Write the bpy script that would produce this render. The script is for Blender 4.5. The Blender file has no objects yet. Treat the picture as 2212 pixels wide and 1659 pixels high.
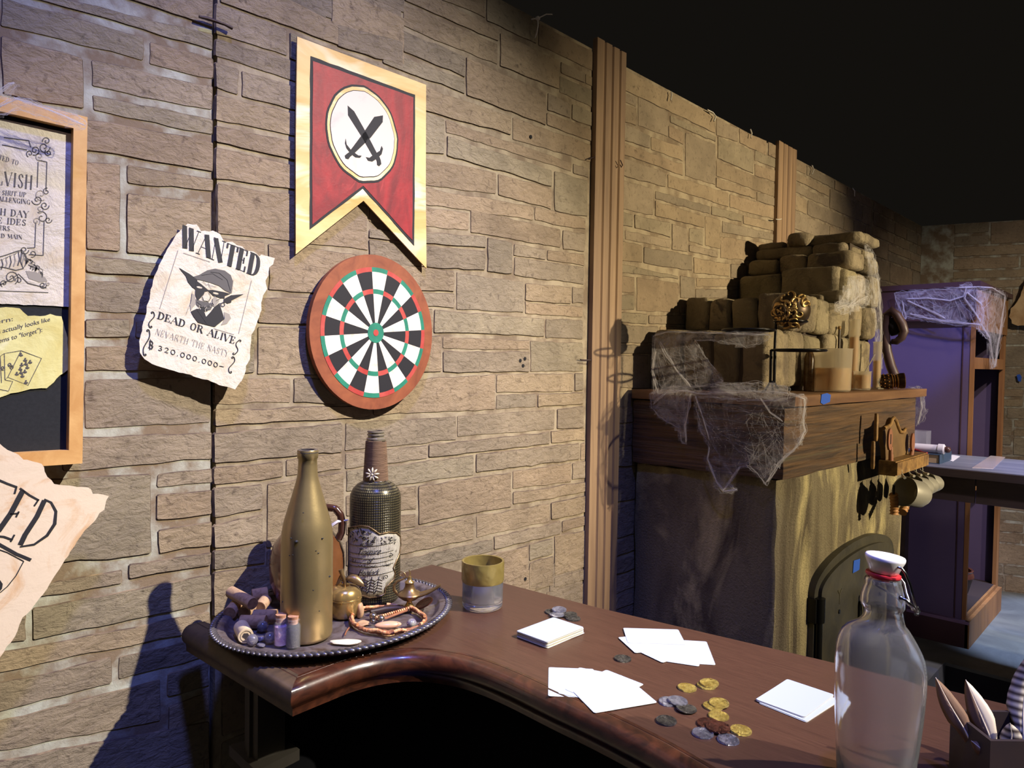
import bpy, bmesh, math, random
import numpy as np
from mathutils import Vector, Matrix, noise
from math import sin, cos, pi, radians, atan2, sqrt
random.seed(7)
scn = bpy.context.scene
COL = scn.collection
# ------------------------------------------------------------------ camera
FPX, PITCH, ROLL, YAW, IW, IH = 1558.4, radians(1.578), radians(.857), radians(43.5), 2212, 1659
CAM = Vector((1.25, 0, 1.52))
_fw = Vector((-sin(YAW), cos(YAW), 0)); _rt = Vector((cos(YAW), sin(YAW), 0)); _up = Vector((0, 0, 1))
FV = cos(PITCH)*_fw - sin(PITCH)*_up; _u0 = sin(PITCH)*_fw + cos(PITCH)*_up
RV = cos(ROLL)*_rt + sin(ROLL)*_u0; UV = -sin(ROLL)*_rt + cos(ROLL)*_u0
cam = bpy.data.cameras.new('camera'); camo = bpy.data.objects.new('camera', cam); COL.objects.link(camo)
cam.sensor_width = 36; cam.lens = FPX/IW*36; cam.clip_start = .02; cam.clip_end = 60
camo.matrix_world = Matrix(((RV.x, UV.x, -FV.x, CAM.x), (RV.y, UV.y, -FV.y, CAM.y), (RV.z, UV.z, -FV.z, CAM.z), (0, 0, 0, 1)))
scn.camera = camo
# ------------------------------------------------------------------ world, lights, exposure
w = bpy.data.worlds.new('World'); scn.world = w; w.use_nodes = True
w.node_tree.nodes['Background'].inputs[0].default_value = (.006, .0052, .0042, 1)
w.node_tree.nodes['Background'].inputs[1].default_value = 1.0
def spot(name, loc, aim, power, col, size, blend=.35, rad=.04):
    l = bpy.data.lights.new(name, 'SPOT'); l.energy = power; l.color = col; l.spot_size = radians(size); l.spot_blend = blend; l.shadow_soft_size = rad
    o = bpy.data.objects.new(name, l); COL.objects.link(o); o.location = loc
    o.rotation_euler = (Vector(aim)-Vector(loc)).to_track_quat('-Z', 'Y').to_euler(); return o
def area(name, loc, aim, power, col, sx, sy):
    l = bpy.data.lights.new(name, 'AREA'); l.energy = power; l.color = col; l.shape = 'RECTANGLE'; l.size = sx; l.size_y = sy
    o = bpy.data.objects.new(name, l); COL.objects.link(o); o.location = loc
    o.rotation_euler = (Vector(aim)-Vector(loc)).to_track_quat('-Z', 'Y').to_euler(); return o
spot('stage_spot_key', (2.92, 2.12, 4.22), (-.35, .62, .80), 1800, (1, .92, .79), 30, 1, .03)
spot('stage_spot_counter', (4.0, 1.64, 4.2), (.95, .90, 1.07), 1200, (1, .93, .83), 14, .9, .03)
spot('stage_spot_side', (4.9, 3.1, 2.35), (.2, 2.6, 1.55), 1400, (1, .83, .55), 34, .9, .03)
spot('stage_spot_blue', (1.5, .1, 4.4), (.3, .6, 1.0), 400, (.15, .21, 1), 46, .7, .12)
spot('stage_spot_violet', (3.0, 2.1, 4.5), (.42, 3.95, 1.05), 620, (.95, .82, 1), 27, .6, .08)
spot('stage_spot_web', (2.4, 1.9, 4.6), (.36, 3.92, 1.84), 900, (.12, .2, 1), 8, .6, .05)
spot('stage_spot_platform', (2.2, 4.2, 4.4), (.98, 4.5, .2), 1500, (.42, .54, 1), 19, .25, .08)
spot('stage_spot_platform_white', (1.6, 3.4, 4.6), (.75, 3.95, .2), 330, (1, .96, .86), 20, .6, .08)
spot('stage_spot_back', (3.0, 3.0, 3.8), (.6, 4.9, 1.0), 260, (1, .86, .68), 46, .8, .05)
area('fill_ceiling_bounce', (3.2, -2.2, 3.6), (.6, 1.6, 1.0), 8, (1, .9, .8), 3, 3)  # added fill from the camera side, stands in for ceiling bounce
spot('fill_low_bounce', (2.6, 1.9, .9), (.35, 3.98, .72), 60, (.82, .72, 1), 22, .7, .2)  # added low fill for the bookcase under the table, in place of floor bounce
spot('stage_spot_table', (2.0, 2.4, 4.5), (.98, 3.62, 1.12), 420, (.16, .26, 1), 13, .5, .06)
scn.view_settings.view_transform = 'Standard'; scn.view_settings.look = 'None'
scn.view_settings.exposure = 0; scn.view_settings.gamma = 1; scn.view_settings.use_curve_mapping = False
scn.cycles.use_denoising = True
scn.cycles.max_bounces = 10; scn.cycles.transparent_max_bounces = 24
scn.cycles.sample_clamp_indirect = 6
# ------------------------------------------------------------------ pixel -> place on a real plane
def ray(x, y): return FV + RV*((x-IW/2)/FPX) - UV*((y-IH/2)/FPX)
def atz(x, y, z): d = ray(x, y); return CAM + d*((z-CAM.z)/d.z)
def atx(x, y, X): d = ray(x, y); return CAM + d*((X-CAM.x)/d.x)
def aty(x, y, Y): d = ray(x, y); return CAM + d*((Y-CAM.y)/d.y)
def atd(x, y, dep): return CAM + ray(x, y)*dep
WX, CT, TZ = -.02, 1.07, 1.0765        # wall face, counter top, tray floor
class Frame:                            # a flat frame on a plane: u to the right, v up, n towards the room
    def __init__(s, o, n):
        s.o = Vector(o); s.n = Vector(n).normalized(); s.u = (Vector((0, 0, 1)).cross(s.n)).normalized(); s.v = s.n.cross(s.u)
        s.M = Matrix((( s.u.x, s.v.x, s.n.x, s.o.x), (s.u.y, s.v.y, s.n.y, s.o.y), (s.u.z, s.v.z, s.n.z, s.o.z), (0, 0, 0, 1)))
    def px(s, x, y):
        d = ray(x, y); p = CAM + d*((s.o-CAM).dot(s.n)/d.dot(s.n)) - s.o
        return (p.dot(s.u), p.dot(s.v))
    def loc(s, p): q = Vector(p)-s.o; return (q.dot(s.u), q.dot(s.v), q.dot(s.n))
def wallframe(x, y, X=WX+.008): return Frame(atx(x, y, X), (1, 0, 0))
# ------------------------------------------------------------------ mesh builder
class G:
    def __init__(s): s.v = []; s.f = []; s.m = []
    def add(s, vs, fs, m=0, M=None):
        b = len(s.v); s.v += [tuple(M @ Vector(p)) if M is not None else tuple(p) for p in vs]
        s.f += [tuple(b+i for i in f) for f in fs]; s.m += [m]*len(fs); return s
    def box(s, a, b, m=0, M=None):
        (x0, y0, z0), (x1, y1, z1) = a, b
        return s.add([(x0,y0,z0),(x1,y0,z0),(x1,y1,z0),(x0,y1,z0),(x0,y0,z1),(x1,y0,z1),(x1,y1,z1),(x0,y1,z1)],
                     [(3,2,1,0),(4,5,6,7),(0,1,5,4),(1,2,6,5),(2,3,7,6),(3,0,4,7)], m, M)
    def rbox(s, c, h, r, n=4, m=0, M=None, jit=0, seed=0):
        c = Vector(c); h = Vector(h); r = min(r, *(x*.98 for x in h)); idx = {}; vs = []; fs = []
        def vid(p):
            k = tuple(round(x*1e4) for x in p)
            if k not in idx:
                P = Vector((p[0]*h.x, p[1]*h.y, p[2]*h.z)); q = Vector([max(-(h[i]-r), min(h[i]-r, P[i])) for i in range(3)]); d = P-q
                if d.length > 1e-9: P = q + d.normalized()*r
                P = P + c
                if jit: P = P + jit*noise.noise_vector(P*22 + Vector((seed*3.1, seed*1.7, seed)))
                idx[k] = len(vs); vs.append(P)
            return idx[k]
        g = [-1 + 2*i/n for i in range(n+1)]
        # denser near the edges so the rounding reads
        g = [math.copysign(abs(t)**.55, t) if t else 0 for t in g]
        for ax in range(3):
            for sg in (-1, 1):
                for i in range(n):
                    for j in range(n):
                        q = []
                        for (a, b) in ((i, j), (i+1, j), (i+1, j+1), (i, j+1)):
                            p = [0, 0, 0]; p[ax] = sg; p[(ax+1) % 3] = g[a]; p[(ax+2) % 3] = g[b]; q.append(vid(p))
                        fs.append(tuple(q if sg > 0 else q[::-1]))
        return s.add(vs, fs, m, M)
    def cyl(s, p0, p1, r0, r1=None, n=16, m=0, M=None, caps=True):
        r1 = r0 if r1 is None else r1; p0 = Vector(p0); p1 = Vector(p1); d = (p1-p0).normalized()
        a = d.orthogonal().normalized(); b = d.cross(a); vs = []
        for p, r in ((p0, r0), (p1, r1)): vs += [p + r*(cos(2*pi*i/n)*a + sin(2*pi*i/n)*b) for i in range(n)]
        fs = [(i, (i+1) % n, n+(i+1) % n, n+i) for i in range(n)]
        if caps: fs += [tuple(range(n))[::-1], tuple(range(n, 2*n))]
        return s.add(vs, fs, m, M)
    def lathe(s, pr, n=32, m=0, M=None, sx=1, sy=1, ms=None, caps=False):
        vs = []; fs = []; k = len(pr)
        for r, z in pr: vs += [(r*sx*cos(2*pi*i/n), r*sy*sin(2*pi*i/n), z) for i in range(n)]
        b = len(s.v)
        for j in range(k-1):
            f = [(j*n+i, j*n+(i+1) % n, (j+1)*n+(i+1) % n, (j+1)*n+i) for i in range(n)]
            fs += f
        s.add(vs, fs, m, M)
        if ms:
            for j in range(k-1):
                for i in range(n): s.m[len(s.m)-len(fs)+j*n+i] = ms[j]
        if caps: s.f += [tuple(b+i for i in range(n))[::-1], tuple(b+(k-1)*n+i for i in range(n))]; s.m += [m, m]
        return s
    def tube(s, pts, r, n=8, m=0, M=None, closed=False, caps=True):
        P = [Vector(p) for p in pts]; k = len(P); R = r if isinstance(r, (list, tuple)) else [r]*k; vs = []; up = None
        for i in range(k):
            t = (P[(i+1) % k]-P[i-1]) if closed else (P[min(i+1, k-1)]-P[max(i-1, 0)])
            t = t.normalized() if t.length > 1e-12 else Vector((0, 0, 1))
            a = (up - t*up.dot(t)) if up is not None else t.orthogonal()
            a = a.normalized() if a.length > 1e-9 else t.orthogonal().normalized(); up = a; b = t.cross(a)
            vs += [P[i] + R[i]*(cos(2*pi*j/n)*a + sin(2*pi*j/n)*b) for j in range(n)]
        fs = []
        for i in range(k if closed else k-1):
            for j in range(n): fs.append((i*n+j, i*n+(j+1) % n, ((i+1) % k)*n+(j+1) % n, ((i+1) % k)*n+j))
        if caps and not closed: fs += [tuple(range(n))[::-1], tuple(range((k-1)*n, k*n))]
        return s.add(vs, fs, m, M)
    def prism(s, pts, z0, z1, m=0, M=None, ms=None):
        n = len(pts); ar = sum(pts[i][0]*pts[(i+1) % n][1]-pts[(i+1) % n][0]*pts[i][1] for i in range(n))
        if ar < 0: pts = pts[::-1]
        vs = [(x, y, z0) for x, y in pts] + [(x, y, z1) for x, y in pts]
        s.add(vs, [tuple(range(n, 2*n))], m, M)
        s.add(vs, [tuple(range(n))[::-1]] + [(i, (i+1) % n, n+(i+1) % n, n+i) for i in range(n)], m if ms is None else ms, M)
        return s
    def sph(s, c, r, nu=20, nv=12, m=0, M=None, sc=(1, 1, 1)):
        c = Vector(c); vs = [c+Vector((0, 0, -r*sc[2]))]
        for j in range(1, nv):
            t = -pi/2+pi*j/nv
            vs += [c+Vector((r*sc[0]*cos(t)*cos(2*pi*i/nu), r*sc[1]*cos(t)*sin(2*pi*i/nu), r*sc[2]*sin(t))) for i in range(nu)]
        vs.append(c+Vector((0, 0, r*sc[2]))); fs = [(0, 1+(i+1) % nu, 1+i) for i in range(nu)]
        for j in range(nv-2):
            for i in range(nu): a = 1+j*nu; fs.append((a+i, a+(i+1) % nu, a+nu+(i+1) % nu, a+nu+i))
        a = 1+(nv-2)*nu; fs += [(a+i, a+(i+1) % nu, len(vs)-1) for i in range(nu)]
        return s.add(vs, fs, m, M)
    # flat ink on a frame: polygons and ribbons in (u, v), laid at height z
    def flat(s, pts, z, m=0):
        n = len(pts); ar = sum(pts[i][0]*pts[(i+1) % n][1]-pts[(i+1) % n][0]*pts[i][1] for i in range(n))
        if ar < 0: pts = pts[::-1]
        return s.add([(x, y, z) for x, y in pts], [tuple(range(n))], m)
    def ribbon(s, pts, wd, z, m=0):
        k = len(pts); W = wd if isinstance(wd, (list, tuple)) else [wd]*k; vs = []
        for i in range(k):
            a = Vector(pts[max(i-1, 0)]).to_2d(); b = Vector(pts[min(i+1, k-1)]).to_2d(); t = b-a
            t = t.normalized() if t.length > 1e-12 else Vector((1, 0)); nn = Vector((-t.y, t.x))*W[i]/2
            vs += [(pts[i][0]+nn.x, pts[i][1]+nn.y, z), (pts[i][0]-nn.x, pts[i][1]-nn.y, z)]
        return s.add(vs, [(2*i, 2*i+1, 2*i+3, 2*i+2) for i in range(k-1)], m)
def obj(name, g, mats, parent=None, smooth=None, sub=0, tints=None):
    me = bpy.data.meshes.new(name); me.from_pydata([tuple(v) for v in g.v], [], g.f)
    mats = mats if isinstance(mats, (list, tuple)) else [mats]
    for m in mats: me.materials.append(m)
    if len(mats) > 1: me.polygons.foreach_set('material_index', g.m)
    if tints is not None:
        ca = me.color_attributes.new('tint', 'FLOAT_COLOR', 'CORNER'); arr = np.ones((len(me.loops), 4), dtype=np.float32); k = 0
        for p, t in zip(me.polygons, tints):
            arr[p.loop_start:p.loop_start+p.loop_total, :3] = t
        ca.data.foreach_set('color', arr.ravel())
    me.validate(); me.update()
    if smooth is not None:
        me.polygons.foreach_set('use_smooth', [True]*len(me.polygons))
        if smooth < 180: me.set_sharp_from_angle(angle=radians(smooth))
    o = bpy.data.objects.new(name, me); COL.objects.link(o)
    if parent is not None: o.parent = parent
    if sub: md = o.modifiers.new('sub', 'SUBSURF'); md.levels = sub; md.render_levels = sub
    return o
def tag(o, label, cat, group=None, kind=None):
    o['label'] = label; o['category'] = cat
    if group: o['group'] = group
    if kind: o['kind'] = kind
    return o
def thing(name, label, cat, M=None, loc=None, rz=0, group=None):
    o = bpy.data.objects.new(name, None); COL.objects.link(o); o.empty_display_size = .02
    if M is not None: o.matrix_world = M
    else: o.location = loc; o.rotation_euler = (0, 0, rz)
    return tag(o, label, cat, group)
def struct(o): o['kind'] = 'structure'; return o
# ------------------------------------------------------------------ materials
def srgb(r, g, b): return tuple(((c/255)/12.92 if c/255 <= .04045 else ((c/255+.055)/1.055)**2.4) for c in (r, g, b))
def mat(name, col, rough=.55, metal=0, col2=None, vs=8, vdist=0, vstretch=(1, 1, 1), lo=.35, hi=.65, bump=0, bs=60, bdist=.004, bstretch=(1, 1, 1), trans=0, ior=1.45, spec=.5, coat=0, sss=0, alpha=None, attr=False, col3=None, vs3=40, lo3=.55, hi3=.7, vor=0, emit=None):
    m = bpy.data.materials.new(name); m.use_nodes = True; nt = m.node_tree; N = nt.nodes; L = nt.links; P = N['Principled BSDF']
    P.inputs['Roughness'].default_value = rough; P.inputs['Metallic'].default_value = metal; P.inputs['IOR'].default_value = ior
    P.inputs['Transmission Weight'].default_value = trans; P.inputs['Coat Weight'].default_value = coat; P.inputs['Specular IOR Level'].default_value = spec
    P.inputs['Coat Roughness'].default_value = .12
    P.inputs['Base Color'].default_value = (*col, 1); cur = None
    tc = N.new('ShaderNodeTexCoord')
    def mapped(st):
        mp = N.new('ShaderNodeMapping'); mp.inputs['Scale'].default_value = st; L.new(tc.outputs['Object'], mp.inputs[0]); return mp.outputs[0]
    def nz(st, sc, det=5, dist=0, rgh=.6):
        n = N.new('ShaderNodeTexNoise'); n.inputs['Scale'].default_value = sc; n.inputs['Detail'].default_value = det; n.inputs['Distortion'].default_value = dist; n.inputs['Roughness'].default_value = rgh
        L.new(mapped(st), n.inputs['Vector']); return n.outputs['Fac']
    def ramp(f, lo, hi):
        r = N.new('ShaderNodeMapRange'); r.inputs['From Min'].default_value = lo; r.inputs['From Max'].default_value = hi; L.new(f, r.inputs['Value']); return r.outputs[0]
    def mix(f, a, b, mode='MIX'):
        x = N.new('ShaderNodeMix'); x.data_type = 'RGBA'; x.blend_type = mode
        if isinstance(f, float): x.inputs[0].default_value = f
        else: L.new(f, x.inputs[0])
        for i, c in ((6, a), (7, b)):
            if isinstance(c, tuple): x.inputs[i].default_value = (*c, 1)
            else: L.new(c, x.inputs[i])
        return x.outputs[2]
    if col2 is not None: cur = mix(ramp(nz(vstretch, vs, 6, vdist), lo, hi), col, col2)
    if col3 is not None: cur = mix(ramp(nz(vstretch, vs3, 4, vdist), lo3, hi3), cur if cur is not None else col, col3)
    if attr:
        a = N.new('ShaderNodeAttribute'); a.attribute_name = 'tint'; cur = mix(1.0, cur if cur is not None else col, a.outputs['Color'], 'MULTIPLY')
    if cur is not None: L.new(cur, P.inputs['Base Color'])
    if bump:
        h = nz(bstretch, bs, 8, .4, .65)
        if vor:
            v = N.new('ShaderNodeTexVoronoi'); v.inputs['Scale'].default_value = vor; v.feature = 'SMOOTH_F1'; L.new(mapped(bstretch), v.inputs['Vector'])
            ad = N.new('ShaderNodeMath'); ad.operation = 'ADD'; L.new(h, ad.inputs[0]); L.new(v.outputs['Distance'], ad.inputs[1]); h = ad.outputs[0]
        b = N.new('ShaderNodeBump'); b.inputs['Strength'].default_value = bump; b.inputs['Distance'].default_value = bdist; L.new(h, b.inputs['Height']); L.new(b.outputs[0], P.inputs['Normal'])
    if sss: P.inputs['Subsurface Weight'].default_value = sss; P.inputs['Subsurface Radius'].default_value = (.01, .006, .004)
    if alpha is not None: P.inputs['Alpha'].default_value = alpha
    return m
# ================================================================== SETTING
M_stone = mat('stone_face', srgb(152, 136, 112), .82, col2=srgb(124, 110, 90), vs=9, vdist=.6, lo=.3, hi=.72, bump=.85, bs=58, bdist=.007, bstretch=(1, .62, 1.2), attr=True, col3=srgb(102, 88, 72), vs3=75, lo3=.56, hi3=.74)
M_mortar = mat('mortar', srgb(174, 174, 158), .9, col2=srgb(124, 106, 84), vs=14, lo=.36, hi=.58, bump=.5, bs=90, bdist=.003)
M_mortar2 = mat('mortar_tan', srgb(158, 144, 118), .9, col2=srgb(118, 102, 82), vs=18, lo=.4, hi=.62, bump=.5, bs=90, bdist=.003)
M_edge = mat('stone_edge_wash', srgb(78, 64, 52), .9, col2=srgb(128, 110, 86), vs=26, lo=.45, hi=.65)
M_dark = mat('recess_shade', srgb(24, 22, 22), .9)  # near-black colour for the shade inside gaps, holes and slots
M_wood_trim = mat('trim_wood', srgb(160, 132, 100), .6, col2=srgb(116, 92, 72), vs=3, vdist=.8, vstretch=(9, 9, .5), lo=.3, hi=.7, bump=.35, bs=10, bdist=.003, bstretch=(8, 8, .4))
M_blacksteel = mat('black_iron', srgb(38, 36, 34), .4, .7)
TINTS = [(1, 1, 1), (1.08, 1.04, .98), (.92, .92, .93), (1.04, .98, .92), (.9, .92, .94), (1.1, 1.06, .98), (.96, 1.0, .98), (1.05, .99, .94)]
# stones read off the flats: left x, top y, bottom y, right x, top y, bottom y
P1 = [(240,-40,-12,461,-30,62),(54,-25,-6,461,73,112),(0,-8,58,312,78,134),(321,87,143,461,125,173),(0,76,205,182,125,240),(197,125,188,461,186,244),(196,201,242,461,257,294),(182,254,328,461,305,372),
(182,348,540,261,354,545),(273,355,398,461,384,418),(272,414,546,456,436,572),(182,548,588,461,585,612),(181,602,674,461,622,686),(181,688,733,282,688,732),(291,692,733,461,696,735),(181,746,806,461,742,802),(180,819,929,457,813,916),
(130,944,1020,459,930,993),(60,1034,1225,328,1021,1198),(337,1022,1054,459,1009,1044),(334,1068,1128,458,1057,1112),(339,1143,1197,458,1125,1178),(60,1264,1296,266,1229,1262),(276,1217,1254,457,1190,1223),
(-30,1330,1400,58,1316,1388),(68,1313,1385,457,1238,1304),(-30,1412,1462,455,1318,1361),(-30,1478,1545,243,1418,1478),(253,1419,1470,454,1372,1420),(-30,1562,1630,348,1465,1560),(360,1454,1508,453,1427,1482),(360,1524,1588,453,1492,1548),(-30,1645,1760,452,1556,1640)]
P2 = [(728,54,100,868,90,142),(609,-60,0,722,-20,43),(733,-30,55,866,20,97),(475,-70,3,820,95,130),(466,10,72,618,64,121),(626,72,128,818,140,190),(466,84,121,760,170,215),(466,135,191,514,153,204),(522,156,207,760,220,270),
(466,206,258,760,275,320),(466,272,306,760,335,375),(466,320,386,760,385,425),(470,398,503,793,446,540),(470,514,620,570,524,626),(580,527,628,796,554,640),(466,628,700,548,634,702),(558,642,697,800,646,702),(466,708,806,548,708,806),(556,707,808,800,712,808),
(464,819,873,626,818,868),(634,818,868,800,818,872),(464,886,920,800,878,899),(806,826,896,1068,809,884),(462,936,1000,738,917,974),(746,915,974,984,900,949),(988,899,943,1197,885,927),(1203,884,927,1259,879,922),
(462,1012,1049,609,997,1030),(617,994,1028,737,979,1011),(745,981,1012,922,963,990),(926,962,988,1186,934,958),(1190,932,956,1262,925,950),(462,1057,1117,565,1046,1098),(576,1046,1182,742,1021,1150),(748,1016,1062,1023,985,1026),(1028,982,1020,1250,958,991),(1254,958,992,1263,957,990),
(462,1134,1184,566,1113,1167),(462,1193,1231,570,1176,1215),(462,1238,1330,600,1217,1305),(576,1192,1240,742,1163,1205),(748,1070,1116,899,1051,1100),(748,1124,1156,897,1110,1138),(904,1051,1132,1103,1021,1093),(1107,1020,1056,1233,1001,1040),(1236,1001,1036,1263,996,1032),(1108,1065,1090,1264,1041,1062),
(1029,1115,1160,1186,1088,1126),(1190,1087,1121,1265,1070,1107),(748,1170,1222,1022,1118,1164),(1067,1160,1187,1210,1127,1153),(1214,1126,1148,1266,1115,1133),(748,1232,1270,1063,1166,1190),(1000,1213,1300,1139,1179,1290),(1143,1176,1211,1193,1163,1195),(1143,1216,1272,1194,1201,1266),(1197,1159,1243,1266,1147,1223),(1197,1248,1267,1267,1229,1252),(1181,1280,1330,1268,1259,1310),
(940,-40,-6,1047,-20,38),(1051,-20,45,1158,47,95),(1163,51,98,1287,116,157),(872,-40,0,1076,66,90),(871,10,57,1074,96,140),(1080,72,142,1207,132,193),(1211,134,158,1262,158,180),(1264,161,181,1285,170,190),(1209,166,199,1281,197,233),(871,67,112,1003,122,166),(1007,125,205,1178,201,270),(1182,203,238,1231,224,255),(1235,226,258,1279,242,272),(1181,245,271,1277,281,306),
(828,108,138,1002,173,201),(910,186,238,1103,251,291),(1107,254,300,1275,312,350),(770,200,322,958,256,333),(963,260,285,1234,352,371),(1238,354,374,1270,364,385),(965,295,335,1191,369,403),(770,310,384,1071,375,418),(1076,376,422,1190,408,451),(1197,370,455,1268,391,468),(770,380,421,1151,447,475),(1155,449,476,1264,472,496),
(797,435,480,1012,460,497),(1016,454,501,1210,497,535),(1215,498,537,1262,505,544),(797,490,514,1049,511,536),(797,520,571,1047,544,583),(1053,514,586,1105,525,591),(1110,528,552,1178,540,560),(1182,541,563,1261,550,573),(1111,556,595,1260,578,613),(797,565,625,980,587,628),(986,590,667,1130,609,675),(1134,612,649,1233,621,657),(1236,621,655,1259,624,655),(1134,653,677,1258,663,686),(797,630,662,981,636,663),(938,671,717,1174,689,726),(797,672,717,934,669,717),(1178,691,729,1258,692,732),(797,723,805,952,727,803),(957,728,753,1142,737,756),(956,760,803,1142,761,803),(1146,737,803,1258,741,801),(1072,809,848,1237,808,845),(1241,808,844,1259,807,843),(1072,854,882,1157,852,878),(1161,852,878,1259,849,873)]
P3 = [(1349,150,195,1544,253,288),(1547,255,291,1593,278,306),(1597,279,309,1655,305,336),(1659,307,336,1687,319,346),(1349,201,221,1373,210,228),(1349,226,264,1373,234,272),(1378,209,271,1442,242,296),(1447,250,264,1545,294,307),(1444,271,296,1476,287,313),(1480,287,380,1545,312,400),(1550,294,342,1626,327,375),(1630,324,347,1684,348,366),(1630,355,380,1683,371,395),
(1347,267,302,1403,294,321),(1406,296,323,1474,319,348),(1346,309,333,1474,355,380),(1547,348,380,1682,400,429),(1546,384,405,1630,413,429),(1634,415,434,1680,431,447),(1344,341,380,1437,373,404),(1442,377,405,1573,417,447),(1576,420,448,1679,449,476),(1343,388,452,1411,409,465),(1415,413,430,1533,446,462),(1415,435,466,1520,467,492),(1536,446,463,1601,464,480),(1605,466,483,1677,482,501),
(1341,456,486,1366,464,491),(1370,465,492,1447,482,512),(1451,484,539,1484,493,543),(1488,493,521,1518,496,529),(1523,467,531,1556,476,538),(1560,478,503,1675,507,520),(1350,498,517,1447,518,536),(1339,520,562,1386,532,568),(1390,534,569,1494,552,585),(1488,529,544,1550,543,556),(1556,511,557,1672,528,570),(1338,569,588,1465,598,603),(1498,556,589,1574,570,597),(1578,570,600,1672,576,612),(1337,596,631,1370,600,632),(1375,599,671,1465,612,675),(1469,596,644,1500,601,644),(1504,598,618,1672,606,622),(1502,623,644,1672,626,644),(1337,637,669,1369,638,668),(1467,650,677,1600,652,677),(1336,675,696,1397,679,699),(1401,679,700,1600,681,702),(1336,702,740,1421,706,741),(1336,746,763,1421,746,764),(1425,706,764,1560,708,764),(1336,768,836,1400,768,838),(1404,768,838,1560,768,838)]
def grow(q, k):
    c = (sum(p[0] for p in q)/4, sum(p[1] for p in q)/4); return [(p[0]+math.copysign(k, p[0]-c[0]), p[1]+math.copysign(k, p[1]-c[1])) for p in q]
def quads(L, k=0): return [grow([(p.y, p.z) for p in (atx(a, b, WX), atx(d, e, WX), atx(d, f, WX), atx(a, c, WX))], k) for a, b, c, d, e, f in L]
def rows(y0, y1, z0, z1, rnd, hmin=.05, hmax=.13):
    out = []; z = z0
    while z < z1-.02:
        h = min(rnd.uniform(hmin, hmax), z1-z); y = y0
        if z1-z-h < .04: h = z1-z
        while y < y1-.02:
            l = min(rnd.uniform(.14, .46), y1-y)
            if y1-y-l < .08: l = y1-y
            sp = rnd.random() < .3 and h > .09
            for a, b in (((0, .48), (.52, 1)) if sp else ((0, 1),)):
                out.append([(y+.004, z+h*b-.004), (y+l-.004, z+h*b-.004), (y+l-.004, z+h*a+.004), (y+.004, z+h*a+.004)])
            y += l
        z += h
    return out
def stones(qs, rnd, base=WX):
    g = G(); tints = []
    for q in qs:
        q = [Vector((0, a, b)) for a, b in q]; c = sum(q, Vector())/4; B = []
        for i in range(4):
            a, b = q[i], q[(i+1) % 4]; L = (b-a).length; k = max(2, int(L/.022)); cr = min(.0038, L*.2)/max(L, 1e-6)
            for j in range(k+1):
                t = cr + (1-2*cr)*j/k; B.append(a.lerp(b, t))
        s = rnd.random()*90; hh = rnd.uniform(.0012, .0030); P = []
        for p in B: P.append(p + Vector((0, 1, 0))*.0026*noise.noise((p.y*34, p.z*34, s)) + Vector((0, 0, 1))*.0036*noise.noise((p.y*24+9, p.z*30, s)))
        n = len(P); ctr = c; dim = min((q[0]-q[3]).length, (q[0]-q[1]).length)
        inn = []
        for i in range(n):
            t = (P[(i+1) % n]-P[i-1]).normalized(); nv = Vector((0, -t.z, t.y))
            if nv.dot(ctr-P[i]) < 0: nv = -nv
            inn.append(P[i] + nv*min(.0028, dim*.2))
        vs = [(base-.002, p.y, p.z) for p in P] + [(base+hh, p.y, p.z) for p in inn]
        # clockwise seen from the room: reverse for an outward normal
        ar = sum(P[i].y*P[(i+1) % n].z-P[(i+1) % n].y*P[i].z for i in range(n))
        ring = [(i, (i+1) % n, n+(i+1) % n, n+i) for i in range(n)]; top = [tuple(range(n, 2*n))]
        if ar < 0: ring = [r[::-1] for r in ring]; top = [t[::-1] for t in top]
        g.add(vs, ring, 1); g.add(vs, top, 0)
        t = rnd.choice(TINTS); k = rnd.uniform(.88, 1.1); t = (t[0]*k, t[1]*k, t[2]*k)
        tints += [(1, 1, 1)]*len(ring) + [t]
    return g, tints
WTOP = atx(1295, 114, WX).z
def panel(name, y0, y1, qs, seed, thick=.03, mo=None):
    rnd = random.Random(seed); g, tints = stones(qs, rnd)
    g.box((WX-thick, y0, 0), (WX, y1, WTOP), 2); tints += [(1, 1, 1)]*6
    return struct(obj(name, g, [M_stone, M_edge, mo or M_mortar2], tints=tints))
YS = [atx(463, 600, WX).y, atx(1268, 760, WX).y, atx(1337, 600, WX).y, atx(1684, 480, WX).y, atx(1712, 480, WX).y, atx(1884, 440, WX).y, atx(1993, 500, WX).y]
r = random.Random(3)
panel('wall_left', -.7, YS[0]-.006, quads(P1)+rows(-.69, .18, 0, 1.35, r)+rows(-.69, .06, 1.35, WTOP, r)+rows(.19, YS[0]-.01, 0, .82, r), 1, mo=M_mortar)
panel('wall_left.001', YS[0]+.004, YS[1], quads(P2, .0024)+rows(YS[0]+.01, YS[1]-.006, 0, .98, r)+rows(YS[0]+.01, YS[0]+.42, 2.16, WTOP, r, .07, .12), 2)
panel('wall_left.002', YS[2]-.03, YS[3]-.03, quads(P3, .002)+rows(YS[2]-.02, YS[3]-.04, 0, 1.40, r)+rows(2.25, YS[3]-.04, 1.47, 1.72, r), 3)
panel('wall_left.003', YS[4]-.03, YS[5]-.008, rows(YS[4]-.02, YS[5]-.014, .9, WTOP, r, .05, .12), 4)
panel('wall_left.004', YS[5]+.008, YS[6]-.01, rows(YS[5]+.014, YS[6]-.016, .9, WTOP, r, .05, .12), 5)
# dark backing strips added so the gaps between the flats read as shade
g = G()
for y in (YS[0], YS[1]+.02, YS[3], YS[5], YS[6]): g.box((WX-.09, y-.06, 0), (WX-.04, y+.06, WTOP-.004))
struct(obj('gap_backing', g, M_dark))
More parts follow.
